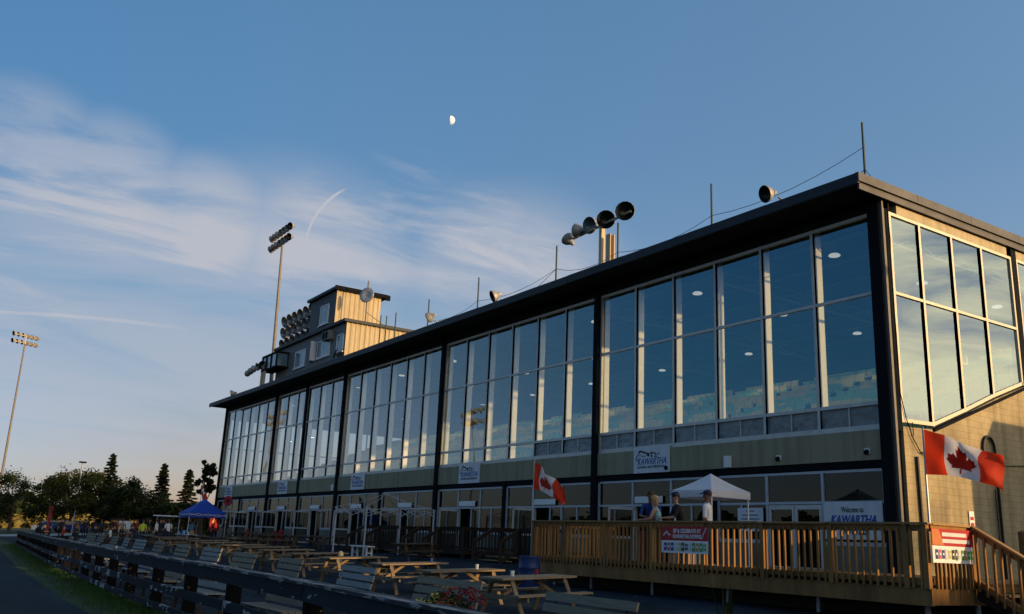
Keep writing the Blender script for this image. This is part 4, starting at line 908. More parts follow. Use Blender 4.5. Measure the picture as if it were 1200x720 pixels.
# ------------------------------------------------------------------ tents
def tent(x, y, w, ze, zp, zg, m, lab, frame=True, canopy=True, lw=.03, val=.22):
    t = thing('canopy_tent', lab, 'tent', (x, y, zg))
    h = w / 2
    if canopy:
        c = MB(); n = 8
        # four sagging triangular faces + valance
        cs = [(-h, -h), (h, -h), (h, h), (-h, h)]
        for k in range(4):
            (ax, ay), (bx, by) = cs[k], cs[(k + 1) % 4]
            for j in range(n):
                for i in range(n):
                    def Pt(i_, j_):
                        u = i_ / n; v = j_ / n; ex, ey = ax + (bx - ax) * u, ay + (by - ay) * u
                        z = ze + (zp - ze) * v - .035 * math.sin(math.pi * v) - .02 * math.sin(math.pi * u) * (1 - v)
                        return (ex * (1 - v), ey * (1 - v), z - zg)
                    if j == n - 1: c.add([Pt(i, j), Pt(i + 1, j), Pt(i, n)], [(0, 1, 2)])
                    else: c.add([Pt(i, j), Pt(i + 1, j), Pt(i + 1, j + 1), Pt(i, j + 1)], [(0, 1, 2, 3)])
            c.add([(ax, ay, ze - zg - val), (bx, by, ze - zg - val), (bx, by, ze - zg - .02), (ax, ay, ze - zg)], [(0, 1, 2, 3)])
        c.build('canopy', m, t, world=False, smooth=False, fixn=False)
    for sx_, sy_ in ((-1, -1), (1, -1), (1, 1), (-1, 1)):
        MB().bar((sx_ * (h - .05), sy_ * (h - .05), 0), (sx_ * (h - .05), sy_ * (h - .05), ze - zg - .05), lw, lw).box((sx_ * (h - .05) - .06, sy_ * (h - .05) - .06, 0), (sx_ * (h - .05) + .06, sy_ * (h - .05) + .06, .02)).build('leg', M['alu_blue'] if not canopy else M['white'], t, world=False)
    fr = MB(); k_ = 4
    for (ax, ay), (bx, by) in zip([(-h, -h), (h, -h), (h, h), (-h, h)], [(h, -h), (h, h), (-h, h), (-h, -h)]):
        for i in range(k_):
            u0, u1 = i / k_, (i + 1) / k_; q = lambda u, z: (ax + (bx - ax) * u, ay + (by - ay) * u, z - zg)
            lo_ = .38 if not canopy else .19
            fr.bar(q(u0, ze - .06), q(u1, ze - lo_), .022, .022); fr.bar(q(u0, ze - lo_), q(u1, ze - .06), .022, .022)
    for (ax, ay) in ((-h, -h), (h, -h), (h, h), (-h, h)): fr.bar((ax, ay, ze - zg - .05), (ax * .45, ay * .45, ze - zg + (zp - ze) * .35), .025, .025); fr.bar((ax * .45, ay * .45, ze - zg + (zp - ze) * .35), (0, 0, zp - zg - .05), .025, .025)
    fr.build('frame', M['alu_blue'] if not canopy else M['white'], t, world=False)
    return t
tent(-3.55, -3.5, 1.62, 3.42, 3.95, DZ, M['tentwhite'], 'white peaked canopy tent on the deck')
tent(-49.2, -6.13, 2.55, 2.75, 3.75, gz(-6.13), M['tentblue'], 'bright blue canopy tent beside the far end of the grandstand', val=.3)
tent(-24.3, -4.3, 3.6, 3.05, 3.75, gz(-4.3), None, 'bare folding canopy frame without cover in front of the doors', canopy=False, lw=.06)

# ------------------------------------------------------------------ porches
def porch(xa, xb, lab, steps=3):
    zf = 1.22; t = thing('porch', lab, 'porch', ((xa + xb) / 2, -1.5, gz(-2)), 0, 'dark timber porches in front of the doors')
    MB().box((xa, -2.3, zf - .16), (xb, -.25, zf)).build('platform', M['oldwood'], t)
    for x in (xa + .1, xb - .1): MB().box((x - .05, -2.2, .4), (x + .05, -2.1, zf - .16)).build('post', M['oldwood'], t)
    xs0, xs1 = xa + .2, xa + 2.3
    for i in range(steps):
        z = zf - .15 * (i + 1) + .02; y = -2.3 - .3 * i
        MB().box((xs0, y - .3, z - .05), (xs1, y - .003, z)).build('tread', M['tread'], t)
        MB().box((xs0 + .02, y - .04, z - .16), (xs1 - .02, y - .01, z - .052)).build('riser', M['oldwood'], t)
    rail_run(t, (xs1, -2.28), (xb, -2.28), (zf + 1.05, zf + 1.05), (zf, zf), -1, m=M['oldwood'], cm=M['oldwood'], sp=.16)
    rail_run(t, (xb, -2.2), (xb, -.3), (zf + 1.05, zf + 1.05), (zf, zf), -1, m=M['oldwood'], cm=M['oldwood'], sp=.16)
    rail_run(t, (xa, -2.2), (xa, -.3), (zf + 1.05, zf + 1.05), (zf, zf), 1, m=M['oldwood'], cm=M['oldwood'], sp=.16)
    for x in (xs0, xs1):
        rail_run(t, (x, -2.3), (x, -3.2), (zf + 1.0, zf + .5), (zf, zf - .45), -1, m=M['oldwood'], cm=M['oldwood'], sp=.16)
    for x, y, z in ((xs1, -2.28, zf + 1.05), (xb, -2.28, zf + 1.05), (xs0, -3.2, zf + .5), (xs1, -3.2, zf + .5)): MB().box((x - .05, y - .05, .5), (x + .05, y + .05, z)).build('post', M['oldwood'], t)
porch(-17.9, -13.9, 'dark timber porch with stairs next to the blue barrel'); porch(-24.6, -20.2, 'dark timber porch behind the bare canopy frame, right one'); porch(-31.2, -27.0, 'dark timber porch with stairs left of the bare canopy frame')

# ------------------------------------------------------------------ picnic tables (long axis = local Y)
def make_table(m, lab, cat='picnic table', grp=None, L_=1.95):
    t = thing('picnic_table', lab, cat, (0, 0, 0), 0, grp); h = L_ / 2
    tp_ = MB()
    for i in range(5): tp_.box((-.38 + i * .153, -h - random.uniform(0, .01), .71), (-.38 + i * .153 + .145, h + random.uniform(0, .01), .75))
    tp_.build('tabletop', m, t, world=False)
    for s_ in (-1, 1):
        MB().box((s_ * .62, -h, .42), (s_ * .62 + s_ * .135, h, .455)).box((s_ * .765, -h, .42), (s_ * .765 + s_ * .1, h, .455)).build('seat', m, t, world=False)
    for e in (-1, 1):
        y = e * (h - .28)
        for s_ in (-1, 1): MB().bar((s_ * .30, y, .70), (s_ * .66, y, .0), .04, .09, up=(0, 1, 0)).build('leg', m, t, world=False)
        MB().box((-.85, y - .06, .33), (.85, y - .022, .42)).build('seat_support', m, t, world=False); MB().box((-.36, y - .06, .62), (.36, y - .022, .708)).build('top_support', m, t, world=False)
        MB().bar((0, y, .38), (0, y - e * .55, .69), .04, .07).build('brace', m, t, world=False)
    return t
TB = [(.62, -12.95), (-2.1, -12.75), (-5.6, -12.45), (-9.9, -12.15), (-13.4, -11.85), (-17.0, -11.5), (-20.5, -11.3), (-24.2, -11.0), (-28.2, -10.7), (-32.5, -10.4), (-37.0, -10.2), (-41.5, -10.0)]
proto = make_table(M['pine'], 'x', grp='pine picnic tables in the middle row')
for i, (x, y) in enumerate(TB):
    lab = 'pine picnic table, %s from the right in the middle row' % ordn[i]
    rz = R(random.uniform(-3, 3) + (3 if i > 3 else 6 if i == 0 else 4)); x += random.uniform(-.2, .2) * (i > 0); y += random.uniform(-.22, .22) * (i > 0); loc = (x, y, gz(y))
    if i == 0: o = proto; o.location = loc; o.rotation_euler = (0, 0, rz); o['label'] = lab
    else: o = dup(proto, loc, rz, lab)
    o.rotation_euler = (R(2.2), 0, rz)
pd = make_table(M['pine_dark'], 'x', grp='darker picnic tables near the grandstand')
DT = [(-20.6, -4.5), (-33.6, -3.0), (-37.6, -3.1), (-41.0, -3.6), (-44.5, -3.2), (-48.6, -2.6), (-52.5, -2.7), (-31.5, -6.8), (-36.0, -7.2), (-40.0, -7.0), (-44.5, -7.4), (-50.5, -8.4), (-54.8, -7.0), (-47.5, -9.9), (-53.0, -10.6), (-58.5, -9.8), (-58.0, -6.0)]
for i, (x, y) in enumerate(DT):
    lab = ('brown picnic table beside the porch under the middle board' if i == 0 else 'brown picnic table close to the wall, %s from the right' % ordn[i] if i < 7 else 'brown picnic table in the crowded far left part, %s from the right' % ordn[i - 7])
    if i == 0: o = pd; o.location = (x, y, gz(y)); o['label'] = lab; o.rotation_euler = (R(2.2), 0, R(8))
    else: o = dup(pd, (x, y, gz(y)), 0, lab); o.rotation_euler = (R(2.2), 0, R(random.uniform(-8, 8) + (90 if i % 3 == 1 and i > 7 else 0)))

for i, (ti, dx, dy, kk, lab) in enumerate(((0, .1, -.5, 'cup', 'white paper cup on the nearest picnic table'), (0, -.2, .3, 'can', 'red can on the nearest picnic table'), (1, .15, .1, 'cup', 'white paper cup on the second picnic table from the right'), (3, -.1, -.4, 'bag', 'crumpled paper bag on the fourth picnic table'), (2, .2, .5, 'can', 'blue can on the third picnic table'))):
    x, y = TB[ti]; z0 = gz(y) + .76 + dy * .04; o = MB().lathe([(.001, 0), (.033, 0), (.042, .11), (.001, .11)] if kk != 'bag' else [(.001, 0), (.09, .01), (.10, .07), (.05, .15), (.001, .16)], (x + dx, y + dy, z0), (0, 0, 1), 10).build('paper_cup' if kk == 'cup' else 'drink_can' if kk == 'can' else 'paper_bag', M['white'] if kk == 'cup' else M['stucco'] if kk == 'bag' else (M['redbin'] if i == 1 else M['bluetee'])); tag(o, lab, {'cup': 'cup', 'can': 'can', 'bag': 'bag'}[kk])
rg = random.Random(12); LT = MB()
for i in range(420):
    X = rg.uniform(-40, 10); Y = rg.uniform(-19, -8); a_ = rg.uniform(0, 6.28); s_ = rg.uniform(.012, .05); u_ = Vector((math.cos(a_), math.sin(a_), .2)) * s_; v_ = Vector((-math.sin(a_), math.cos(a_), .1)) * s_ * rg.uniform(.3, .9); c_ = Vector((X, Y, gz(Y) + .012))
    LT.add([c_ - u_, c_ + v_, c_ + u_, c_ - v_], [(0, 1, 2, 3)])
tag(LT.build('fallen_leaves_and_litter', M['greywood'], fixn=False), 'scattered dry leaves and scraps on the asphalt', 'litter', kind='stuff')

# ------------------------------------------------------------------ benches (length along local X, facing -Y)
def make_bench(m, lab, grp):
    t = thing('slatted_bench', lab, 'bench', (0, 0, 0), 0, grp); h = 1.0
    b = MB()
    for i in range(3):
        z = .50 + i * .145; y = .26 + i * .045; b.bar((-h, y, z + .06), (h, y, z + .06), .03, .115, up=(0, .3, 1))
    b.build('backrest', m, t, world=False)
    s_ = MB()
    for i in range(4): s_.box((-h, -.22 + i * .115, .43), (h, -.22 + i * .115 + .10, .46))
    s_.build('seat', m, t, world=False)
    for x in (-.78, .78):
        f = MB(); f.bar((x, -.16, .42), (x, -.20, 0), .05, .07, up=(0, 1, 0)).bar((x, .12, .42), (x, .26, 0), .05, .07, up=(0, 1, 0))
        f.path([(x, -.2, .41), (x, .0, .40), (x, .18, .41), (x, .25, .50), (x, .33, .72), (x, .40, .92)], .026, 6)
        f.path([(x, .26, .14), (x, .22, .28), (x, .13, .4)], .02, 6)
        f.build('frame', M['iron'], t, world=False)
    return t
BN = [(6.75, -16.6), (2.85, -16.45), (-1.65, -16.05), (-6.0, -15.9), (-10.2, -15.7), (-14.9, -15.3), (-19.0, -15.2), (-24.0, -14.9), (-28.0, -14.8), (-32.5, -14.5), (-37.0, -14.2), (-42.0, -14.0), (-46.5, -13.8)]
bp = make_bench(M['greywood'], 'x', 'weathered benches in the row facing the track')
bw = make_bench(M['whitewood'], 'x', 'weathered benches in the row facing the track')
uw = ub = False
for i, (x, y) in enumerate(BN):
    whit = i in (2, 5, 8, 9); lab = ('pale peeling slatted bench, %s from the right in the back row' if whit else 'grey weathered slatted bench, %s from the right in the back row') % ordn[i]
    src = bw if whit else bp; used = uw if whit else ub; rz = R(random.uniform(-5, 5) + (-4 if i == 0 else 0)); loc = (x, y, gz(y))
    if not used:
        src.location = loc; src['label'] = lab; o = src
        if whit: uw = True
        else: ub = True
    else: o = dup(src, loc, rz, lab)
    o.rotation_euler = (R(2), 0, rz)
BF = [(1.35, -18.55), (-2.9, -18.6), (-6.9, -18.4), (-11.2, -18.1), (-15.5, -17.9), (-20.0, -17.6), (-25.0, -17.3), (-31.0, -16.8), (-37.0, -16.4)]
for i, (x, y) in enumerate(BF):
    lab = 'bench close behind the rail fence, %s from the right' % ordn[i]; o = dup(bw if i % 2 else bp, (x, y, gz(y)), R(random.uniform(-4, 4)), lab, 'benches right behind the rail fence')

# ------------------------------------------------------------------ rail fence
fe = thing('rail_fence', 'long dark post and rail fence with peeling paint beside the track', 'fence', (-20, -18.8, 0))
px = [12.6, 8.9, 5.25, 1.62]; x = 1.62
while x > -55: x -= 2.62; px.append(x)
rr = random.Random(2)
for i, x in enumerate(px):
    y = fy(x); MB().box((x - .10, y + .0, -.3), (x + .10, y + .2, .96 + rr.uniform(-.01, .02))).build('post', M['fencepost'], fe, bevel=.012)
for i, (xa, xb) in enumerate(zip(px[:-1], px[1:])):
    ya, yb = fy(xa) - .03, fy(xb) - .03; worn = M['fence_worn'] if i in (0, 4, 7, 11) else M['fence']; j = rr.uniform(-.012, .012)
    MB().bar((xb + .008, yb, .955 + j), (xa - .008, ya, .955 + j), .045, .20, mi=0).build('top_rail', M['fence'], fe)
    MB().bar((xb + .006, yb + .06, 1.072 + j), (xa - .006, ya + .06, 1.072 + j + rr.uniform(-.006, .006)), .22, .04).build('cap_board', M['fencecap'], fe)
    MB().bar((xb + .008, yb, .52), (xa - .008, ya, .52), .045, .15).build('middle_rail', M['fence_worn'] if i % 2 == 0 else worn, fe)
    MB().bar((xb + .008, yb, .18), (xa - .008, ya, .18), .045, .11).build('bottom_rail', worn if i % 3 else M['fence'], fe)

# ------------------------------------------------------------------ smaller things on the apron
t = thing('barrel', 'blue steel barrel in front of the left end of the deck', 'barrel', (-4.6, -9.35, gz(-9.35)))
MB().lathe([(.001, 0), (.29, 0), (.30, .02), (.29, .28), (.305, .30), (.29, .32), (.29, .58), (.305, .6), (.29, .62), (.29, .88), (.30, .9), (.27, .9), (.001, .87)], (0, 0, 0), (0, 0, 1), 20).build('drum', M['bluebin'], t, world=False, smooth=True)
# planter with flowers and a spiky plant
def planter(x, y, z, lab, flowers=True):
    t = thing('flower_planter' if flowers else 'spiky_plant', lab, 'planter' if flowers else 'plant', (x, y, z))
    b = MB()
    for i in range(7): b.box((-.36 + i * .105, -.30, 0), (-.36 + i * .105 + .098, -.27, .42)); b.box((-.36 + i * .105, .27, 0), (-.36 + i * .105 + .098, .30, .42))
    for i in range(5): b.box((.37, -.26 + i * .105, 0), (.40, -.26 + i * .105 + .098, .42)); b.box((-.40, -.26 + i * .105, 0), (-.37, -.26 + i * .105 + .098, .42))
    b.box((-.37, -.27, .3), (.37, .27, .34)); b.build('box', M['railcap'], t, world=False)
    rg = random.Random(4); lf = MB()
    if flowers:
        for i in range(1500):
            r_ = .62 * math.sqrt(rg.random()); a_ = rg.uniform(0, 6.28); hx, hy = r_ * math.cos(a_), r_ * math.sin(a_) * .8; hz = .42 + rg.uniform(-.1, .42) * (1 - (r_ / .62) ** 2) + rg.uniform(-.04, .04)
            s_ = rg.uniform(.02, .045); n_v = Vector((rg.gauss(0, 1), rg.gauss(0, 1), rg.gauss(0, 1) + .5)).normalized(); u_ = n_v.orthogonal().normalized(); v_ = n_v.cross(u_)
            c_ = Vector((hx, hy, hz)); lf.add([c_ - u_ * s_, c_ + v_ * s_ * .6, c_ + u_ * s_, c_ - v_ * s_ * .6], [(0, 1, 2, 3)])
        lf.build('foliage', M['leaf'], t, world=False, fixn=False)
        for colr, nm, cx, n in ((M['flag_r'], 'red_flowers', .18, 130), (M['flow_y'], 'yellow_flowers', -.12, 170)):
            fl_ = MB()
            for i in range(n):
                a_ = rg.uniform(0, 6.28); r_ = .45 * math.sqrt(rg.random()); hx, hy = cx + r_ * math.cos(a_), r_ * math.sin(a_) * .9 - (.12 if cx < 0 else -.12); up_ = .66 if cx > 0 else .50
                hz = up_ + .2 * (1 - (r_ / .45) ** 2) + rg.uniform(-.08, .06); s_ = rg.uniform(.018, .034)
                fl_.lathe([(.001, -s_ * .3), (s_, 0), (s_ * .5, s_ * .5), (.001, s_ * .4)], (hx, hy, hz), (rg.gauss(0, .4), rg.gauss(0, .4) - .3, 1), 6)
            fo_ = fl_.build(nm, colr, t, world=False, fixn=False); fo_['kind'] = 'stuff'
    else:
        for i in range(30):
            a_ = rg.uniform(0, 6.28); el = rg.uniform(.35, 1.45); Ln = rg.uniform(.5, .95); d = Vector((math.cos(a_) * math.cos(el), math.sin(a_) * math.cos(el), math.sin(el))); s1 = Vector((-math.sin(a_), math.cos(a_), 0)) * .022
            p0 = Vector((0, 0, .36)); p1 = p0 + d * Ln * .6; p2 = p0 + d * Ln - Vector((0, 0, .18 * math.cos(el)))
            lf.add([p0 - s1, p0 + s1, p1 + s1 * .8, p1 - s1 * .8, p2], [(0, 1, 2, 3), (3, 2, 4)])
        lf.build('leaves', M['leaf'], t, world=False, fixn=False)
M['flag_r'] = mat('red_petal', (.16, .006, .010), .8); M['flow_y'] = mat('yellow_petal', (.42, .34, .04), .7)
planter(3.9, -16.75, gz(-16.75), 'timber box of red and yellow flowers between two grey benches')
planter(8.2, -15.3, gz(-15.3), 'spiky green plant in a timber box behind the nearest bench', False)
# red bins and extinguishers along the far wall
for i, (x, y, h, lab) in enumerate(((-50.2, -.45, .85, 'slim red cylinder standing by the far doors'), (-48.6, -.6, .95, 'larger red bin right of the slim red cylinder'), (-39.3, -.45, .7, 'red bin by the wall below the third board'), (-56.2, -.6, .9, 'red bin by the wall near the blue tent'))):
    t = thing('red_bin', lab, 'bin', (x, y, gz(y)))
    MB().lathe([(.001, 0), (.15, 0), (.18, h * .7), (.001, h * .7)], (0, 0, 0), (0, 0, 1), 12).build('body', M['redbin'], t, world=False)
    MB().lathe([(.20, h * .7), (.20, h * .76), (.14, h * .92), (.001, h)], (0, 0, 0), (0, 0, 1), 12).build('lid', M['redbin'], t, world=False)
# red cooler cabinet and table on the deck, shrubs in pots
t = thing('drinks_cooler', 'red drinks cooler standing on the deck behind the railing', 'cooler', (-2.9, -6.3, DZ))
MB().box((-.45, -.3, 0), (.45, .3, .78)).build('cabinet', M['redbin'], t, world=False, bevel=.02); MB().box((-.47, -.32, .785), (.47, .32, .85)).build('lid', M['redbin'], t, world=False, bevel=.02)
t = thing('ice_box', 'pale grey ice box on the deck right of the red cooler', 'cooler', (-1.85, -6.2, DZ))
MB().box((-.4, -.3, 0), (.4, .3, .75)).build('cabinet', M['galv'], t, world=False, bevel=.02); MB().box((-.42, -.32, .755), (.42, .32, .83)).build('lid', M['white'], t, world=False, bevel=.02)
for x, lab in ((-9.9, 'small potted conifer on the deck, left one'), (-9.0, 'small potted conifer on the deck, right one')):
    x += 3.4; t = thing('potted_conifer', lab, 'plant', (x, -3.2, DZ))
    MB().lathe([(.001, 0), (.16, 0), (.21, .38), (.001, .36)], (0, 0, 0), (0, 0, 1), 12).build('pot', M['oldwood'], t, world=False)
    lf = MB(); rg = random.Random(int(x * 10))
    for i in range(500):
        z = rg.uniform(.4, 1.35); r_ = .24 * (1 - (z - .4) / 1.0) * rg.uniform(.5, 1.1); a_ = rg.uniform(0, 6.28); c_ = Vector((r_ * math.cos(a_), r_ * math.sin(a_), z)); d = Vector((math.cos(a_), math.sin(a_), .5)) * .07; s1 = Vector((-math.sin(a_), math.cos(a_), 0)) * .02
        lf.add([c_ - s1, c_ + s1, c_ + d], [(0, 1, 2)])
    lf.build('foliage', M['needle'], t, world=False, fixn=False)
# white bench under the bare canopy frame, leaning board
t = thing('white_bench', 'white bench standing under the bare canopy frame', 'bench', (-25.0, -5.0, gz(-5)))
MB().box((-1.0, -.2, .5), (1.0, .2, .56)).build('seat', M['white'], t, world=False)
for x in (-.8, .8): MB().box((x - .06, -.16, 0), (x + .06, -.1, .5)).box((x - .06, .1, 0), (x + .06, .16, .5)).box((x - .04, -.1, .2), (x + .04, .1, .26)).build('leg', M['white'], t, world=False)
# round red sign on a post by the far end of the facade
t = thing('round_sign', 'round red sign on a post by the far end of the facade', 'sign', (-46.5, -5.3, gz(-5.3)))
MB().tube((0, 0, 0), (0, 0, 2.75), .03).build('post', M['galv'], t, world=False); MB().lathe([(.001, .03), (.34, .03), (.34, -.03), (.001, -.03)], (0, 0, 2.95), (.6, -.8, 0), 20).build('disc', M['redbin'], t, world=False)
MB().lathe([(.001, .034), (.14, .034), (.14, .031), (.001, .031)], (0, 0, 2.95), (.6, -.8, 0), 12).build('mark', M['black_txt'], t, world=False)
# stall under the blue tent
t = thing('folding_table', 'folding table with white top under the blue tent', 'table', (-49.4, -7.0, gz(-7)))
MB().box((-1.7, -.38, .72), (1.7, .38, .76)).build('tabletop', M['white'], t, world=False)
for x in (-1.5, 1.5): MB().bar((x, -.3, 0), (x, -.3, .72), .03, .03).bar((x, .3, 0), (x, .3, .72), .03, .03).build('leg', M['galv'], t, world=False)
t = thing('flower_display', 'glowing red and yellow flower display under the blue tent', 'display', (-49.6, -5.2, gz(-5.2)))
M['neon_r'] = mat('lit_red', (.6, .03, .03), .5, emit=(1, .06, .03), estr=.35); M['neon_y'] = mat('lit_yellow', (.9, .6, .1), .5, emit=(1, .55, .1), estr=.7)
MB().box((-1.3, -.02, .9), (1.3, .02, 1.9)).build('panel', M['redtee'], t, world=False)
for (px_, pz_, r_, mm) in ((-.5, 1.5, .35, 'neon_r'), (.5, 1.45, .32, 'neon_r'), (0, 1.5, .2, 'neon_y'), (.15, 1.7, .12, 'neon_y'), (.9, 1.3, .2, 'neon_r')):
    q = MB()
    for k in range(6): a_ = k * math.pi / 3; q.lathe([(.001, .02), (r_ * .45, .01), (.001, -.02)], (px_ + r_ * .55 * math.cos(a_), -.05, pz_ + r_ * .55 * math.sin(a_)), (0, -1, 0), 8)
    q.build('petals', M[mm], t, world=False)
rg = random.Random(8)
for i in range(9):
    x = -50.8 + i * .36; mm = [M['white'], M['bluetee'], M['redtee'], M['teal'], M['white'], M['blacktee'], M['bluetee'], M['white'], M['railcap']][i]
    lab = ['white tub', 'blue bag', 'red box', 'teal bottle group', 'white carton', 'dark case', 'blue crate', 'small white box', 'tan box'][i] + ' on the folding table under the blue tent'
    tag(MB().box((x - .12, -7.2, gz(-7) + .762), (x + .12, -6.95, gz(-7) + .762 + rg.uniform(.12, .32))).build('goods_box', mm, bevel=.02), lab, 'goods')

# ------------------------------------------------------------------ people
def skin_mesh(pts, edges, radii, root=0, sub=1):
    me = bpy.data.meshes.new('tmp'); me.from_pydata(pts, edges, []); o = bpy.data.objects.new('tmp', me); COL.objects.link(o)
    m = o.modifiers.new('s', 'SKIN'); 
    for i, r_ in enumerate(radii):
        me.skin_vertices[0].data[i].radius = (r_[0], r_[1]) if isinstance(r_, tuple) else (r_, r_)
        me.skin_vertices[0].data[i].use_root = (i == root)
    m.use_smooth_shade = True; m.branch_smoothing = .6
    if sub: ss = o.modifiers.new('u', 'SUBSURF'); ss.levels = sub; ss.render_levels = sub
    dg = bpy.context.evaluated_depsgraph_get(); dg.update(); out_ = bpy.data.meshes.new_from_object(o.evaluated_get(dg))
    bpy.data.objects.remove(o); return out_
def person(lab, loc, rz, shirt, pants, skin, hair=None, cap=None, pose='stand', h=1.75, group=None, detail=False, sleeves=True, glasses=False, long_hair=False):
    t = thing('person', lab, 'person', loc, rz, group); k = h / 1.75
    J = {}
    lean = {'stand': 0, 'lean': .30, 'sit': .08, 'walk': .04}[pose]; zp = .93 if pose != 'sit' else .50
    def up(z): return (0, -lean * (z - zp) * 1.0, z)      # torso point at height z
    base = zp - .93
    J['pel'] = (0, 0, zp); J['spine'] = (0, -lean * .22, zp + .20); J['chest'] = (0, -lean * .42, zp + .40)
    J['neck'] = (0, -lean * .60, zp + .575); J['jaw'] = (0, -lean * .62 - .015, zp + .645); J['head'] = (0, -lean * .66, zp + .73); J['top'] = (0, -lean * .66 + .01, zp + .79)
    for s_, n in ((1, 'R'), (-1, 'L')):
        J['sh' + n] = (s_ * .185, -lean * .52, zp + .49)
        if pose == 'lean': J['el' + n] = (s_ * .25, -lean * .5 - .12, zp + .22); J['wr' + n] = (s_ * .12, -lean * .5 - .36, zp + .20)
        elif pose == 'sit': J['el' + n] = (s_ * .24, -.10, zp + .25); J['wr' + n] = (s_ * .15, -.33, zp + .25)
        elif pose == 'walk': J['el' + n] = (s_ * .24, .05 * s_, zp + .20); J['wr' + n] = (s_ * .24, -.12 * (1.6 if s_ > 0 else .2), zp + .0)
        else: J['el' + n] = (s_ * .245, .02, zp + .20); J['wr' + n] = (s_ * .25, -.06, zp - .04)
        hd = Vector(J['wr' + n]) - Vector(J['el' + n]); hd.normalize(); J['ha' + n] = tuple(Vector(J['wr' + n]) + hd * .08)
        J['hip' + n] = (s_ * .09, 0, zp - .04)
        if pose == 'sit': J['kn' + n] = (s_ * .14, -.42, .50); J['an' + n] = (s_ * .14, -.40, .09); J['to' + n] = (s_ * .15, -.56, .045)
        elif pose == 'walk': J['kn' + n] = (s_ * .10, -.10 * s_ - .03, .49); J['an' + n] = (s_ * .10, -.18 * s_ + .04, .09); J['to' + n] = (s_ * .11, -.18 * s_ - .12, .045)
        else: J['kn' + n] = (s_ * .105, -.02, .49); J['an' + n] = (s_ * .11, .01, .09); J['to' + n] = (s_ * .13, -.15, .045)
    rad = dict(pel=(.155, .12), spine=(.145, .105), chest=(.165, .12), neck=.055, jaw=.068, head=.092, top=.07)
    for n in 'RL': rad.update({'sh' + n: .062, 'el' + n: .042, 'wr' + n: .029, 'ha' + n: .036 if not detail else .03, 'hip' + n: .092, 'kn' + n: .062, 'an' + n: .043, 'to' + n: .04})
    E_ = [('pel', 'spine'), ('spine', 'chest'), ('chest', 'neck'), ('neck', 'jaw'), ('jaw', 'head'), ('head', 'top')]
    for n in 'RL': E_ += [('chest', 'sh' + n), ('sh' + n, 'el' + n), ('el' + n, 'wr' + n), ('wr' + n, 'ha' + n), ('pel', 'hip' + n), ('hip' + n, 'kn' + n), ('kn' + n, 'an' + n), ('an' + n, 'to' + n)]
    names = list(J); idx = {n: i for i, n in enumerate(names)}
    pts = [J[n] for n in names]; rads = [rad[n] for n in names]; edges = [(idx[a_], idx[b_]) for a_, b_ in E_]
    if detail:      # five short unequal curled fingers per hand
        for s_, n in ((1, 'R'), (-1, 'L')):
            hp = Vector(J['ha' + n]); d = (hp - Vector(J['wr' + n])).normalized(); side = Vector((1, 0, 0)); side = (side - d * side.dot(d)).normalized(); dn = Vector((0, 0, -1)); dn = (dn - d * dn.dot(d)); dn = dn.normalized() if dn.length > .1 else Vector((0, -1, 0))
            for q, (off, ln) in enumerate(((-.028, .065), (-.009, .078), (.010, .072), (.028, .055))):
                b0 = hp + side * off + d * .02; b1 = b0 + d * ln * .55; b2 = b1 + (d * .6 + dn * .8).normalized() * ln * .5
                i0 = len(pts); pts += [tuple(b0), tuple(b1), tuple(b2)]; rads += [.010, .0095, .008]; edges += [(idx['ha' + n], i0), (i0, i0 + 1), (i0 + 1, i0 + 2)]
            tb = Vector(J['wr' + n]).lerp(hp, .55) - side * s_ * .035; i0 = len(pts); pts += [tuple(tb), tuple(tb - side * s_ * .022 + d * .045)]; rads += [.012, .010]; edges += [(idx['wr' + n], i0), (i0, i0 + 1)]
    me = skin_mesh(pts, edges, rads, 0, 1)
    segs = [(a_, b_, m_) for a_, b_, m_ in [('pel', 'spine', 0), ('spine', 'chest', 0), ('chest', 'neck', 0), ('neck', 'jaw', 2), ('jaw', 'head', 2), ('head', 'top', 2)]]
    for n in 'RL': segs += [('chest', 'sh' + n, 0), ('sh' + n, 'el' + n, 0 if sleeves else 2), ('el' + n, 'wr' + n, 2), ('wr' + n, 'ha' + n, 2), ('pel', 'hip' + n, 1), ('hip' + n, 'kn' + n, 1), ('kn' + n, 'an' + n, 1), ('an' + n, 'to' + n, 3)]
    SG = [(Vector(J[a_]), Vector(J[b_]), m_, a_[:2]) for a_, b_, m_ in segs]
    for m_ in (shirt, pants, skin, M['shoe']): me.materials.append(m_)
    for p in me.polygons:
        c = p.center; best = 9; bi = 0
        for A, B_, m_, nm in SG:
            ab = B_ - A; u = max(0, min(1, (c - A).dot(ab) / ab.length_squared)); d_ = (c - (A + ab * u)).length
            if m_ == 0 and nm == 'ch' and u > .85: d_ += .03
            if d_ < best: best = d_; bi = m_
        if bi == 0 and c.z < zp + .02 and pose != 'sit': bi = 1
        p.material_index = bi; p.use_smooth = True
    for v in me.vertices: v.co *= k
    body = bpy.data.objects.new('body', me); COL.objects.link(body); body.parent = t
    hd = Vector(J['head']) * k
    def ell(mb_, c, r3, n=10, a0=-math.pi / 2, a1=math.pi / 2):
        m0 = 8; o0 = len(mb_.v)
        for i in range(m0 + 1):
            a_ = a0 + (a1 - a0) * i / m0
            for j in range(n): b_ = 2 * math.pi * j / n; mb_.v.append((c[0] + r3[0] * math.cos(a_) * math.cos(b_), c[1] + r3[1] * math.cos(a_) * math.sin(b_), c[2] + r3[2] * math.sin(a_)))
        for i in range(m0):
            for j in range(n): mb_.f.append((o0 + i * n + j, o0 + i * n + (j + 1) % n, o0 + (i + 1) * n + (j + 1) % n, o0 + (i + 1) * n + j)); mb_.m.append(0)
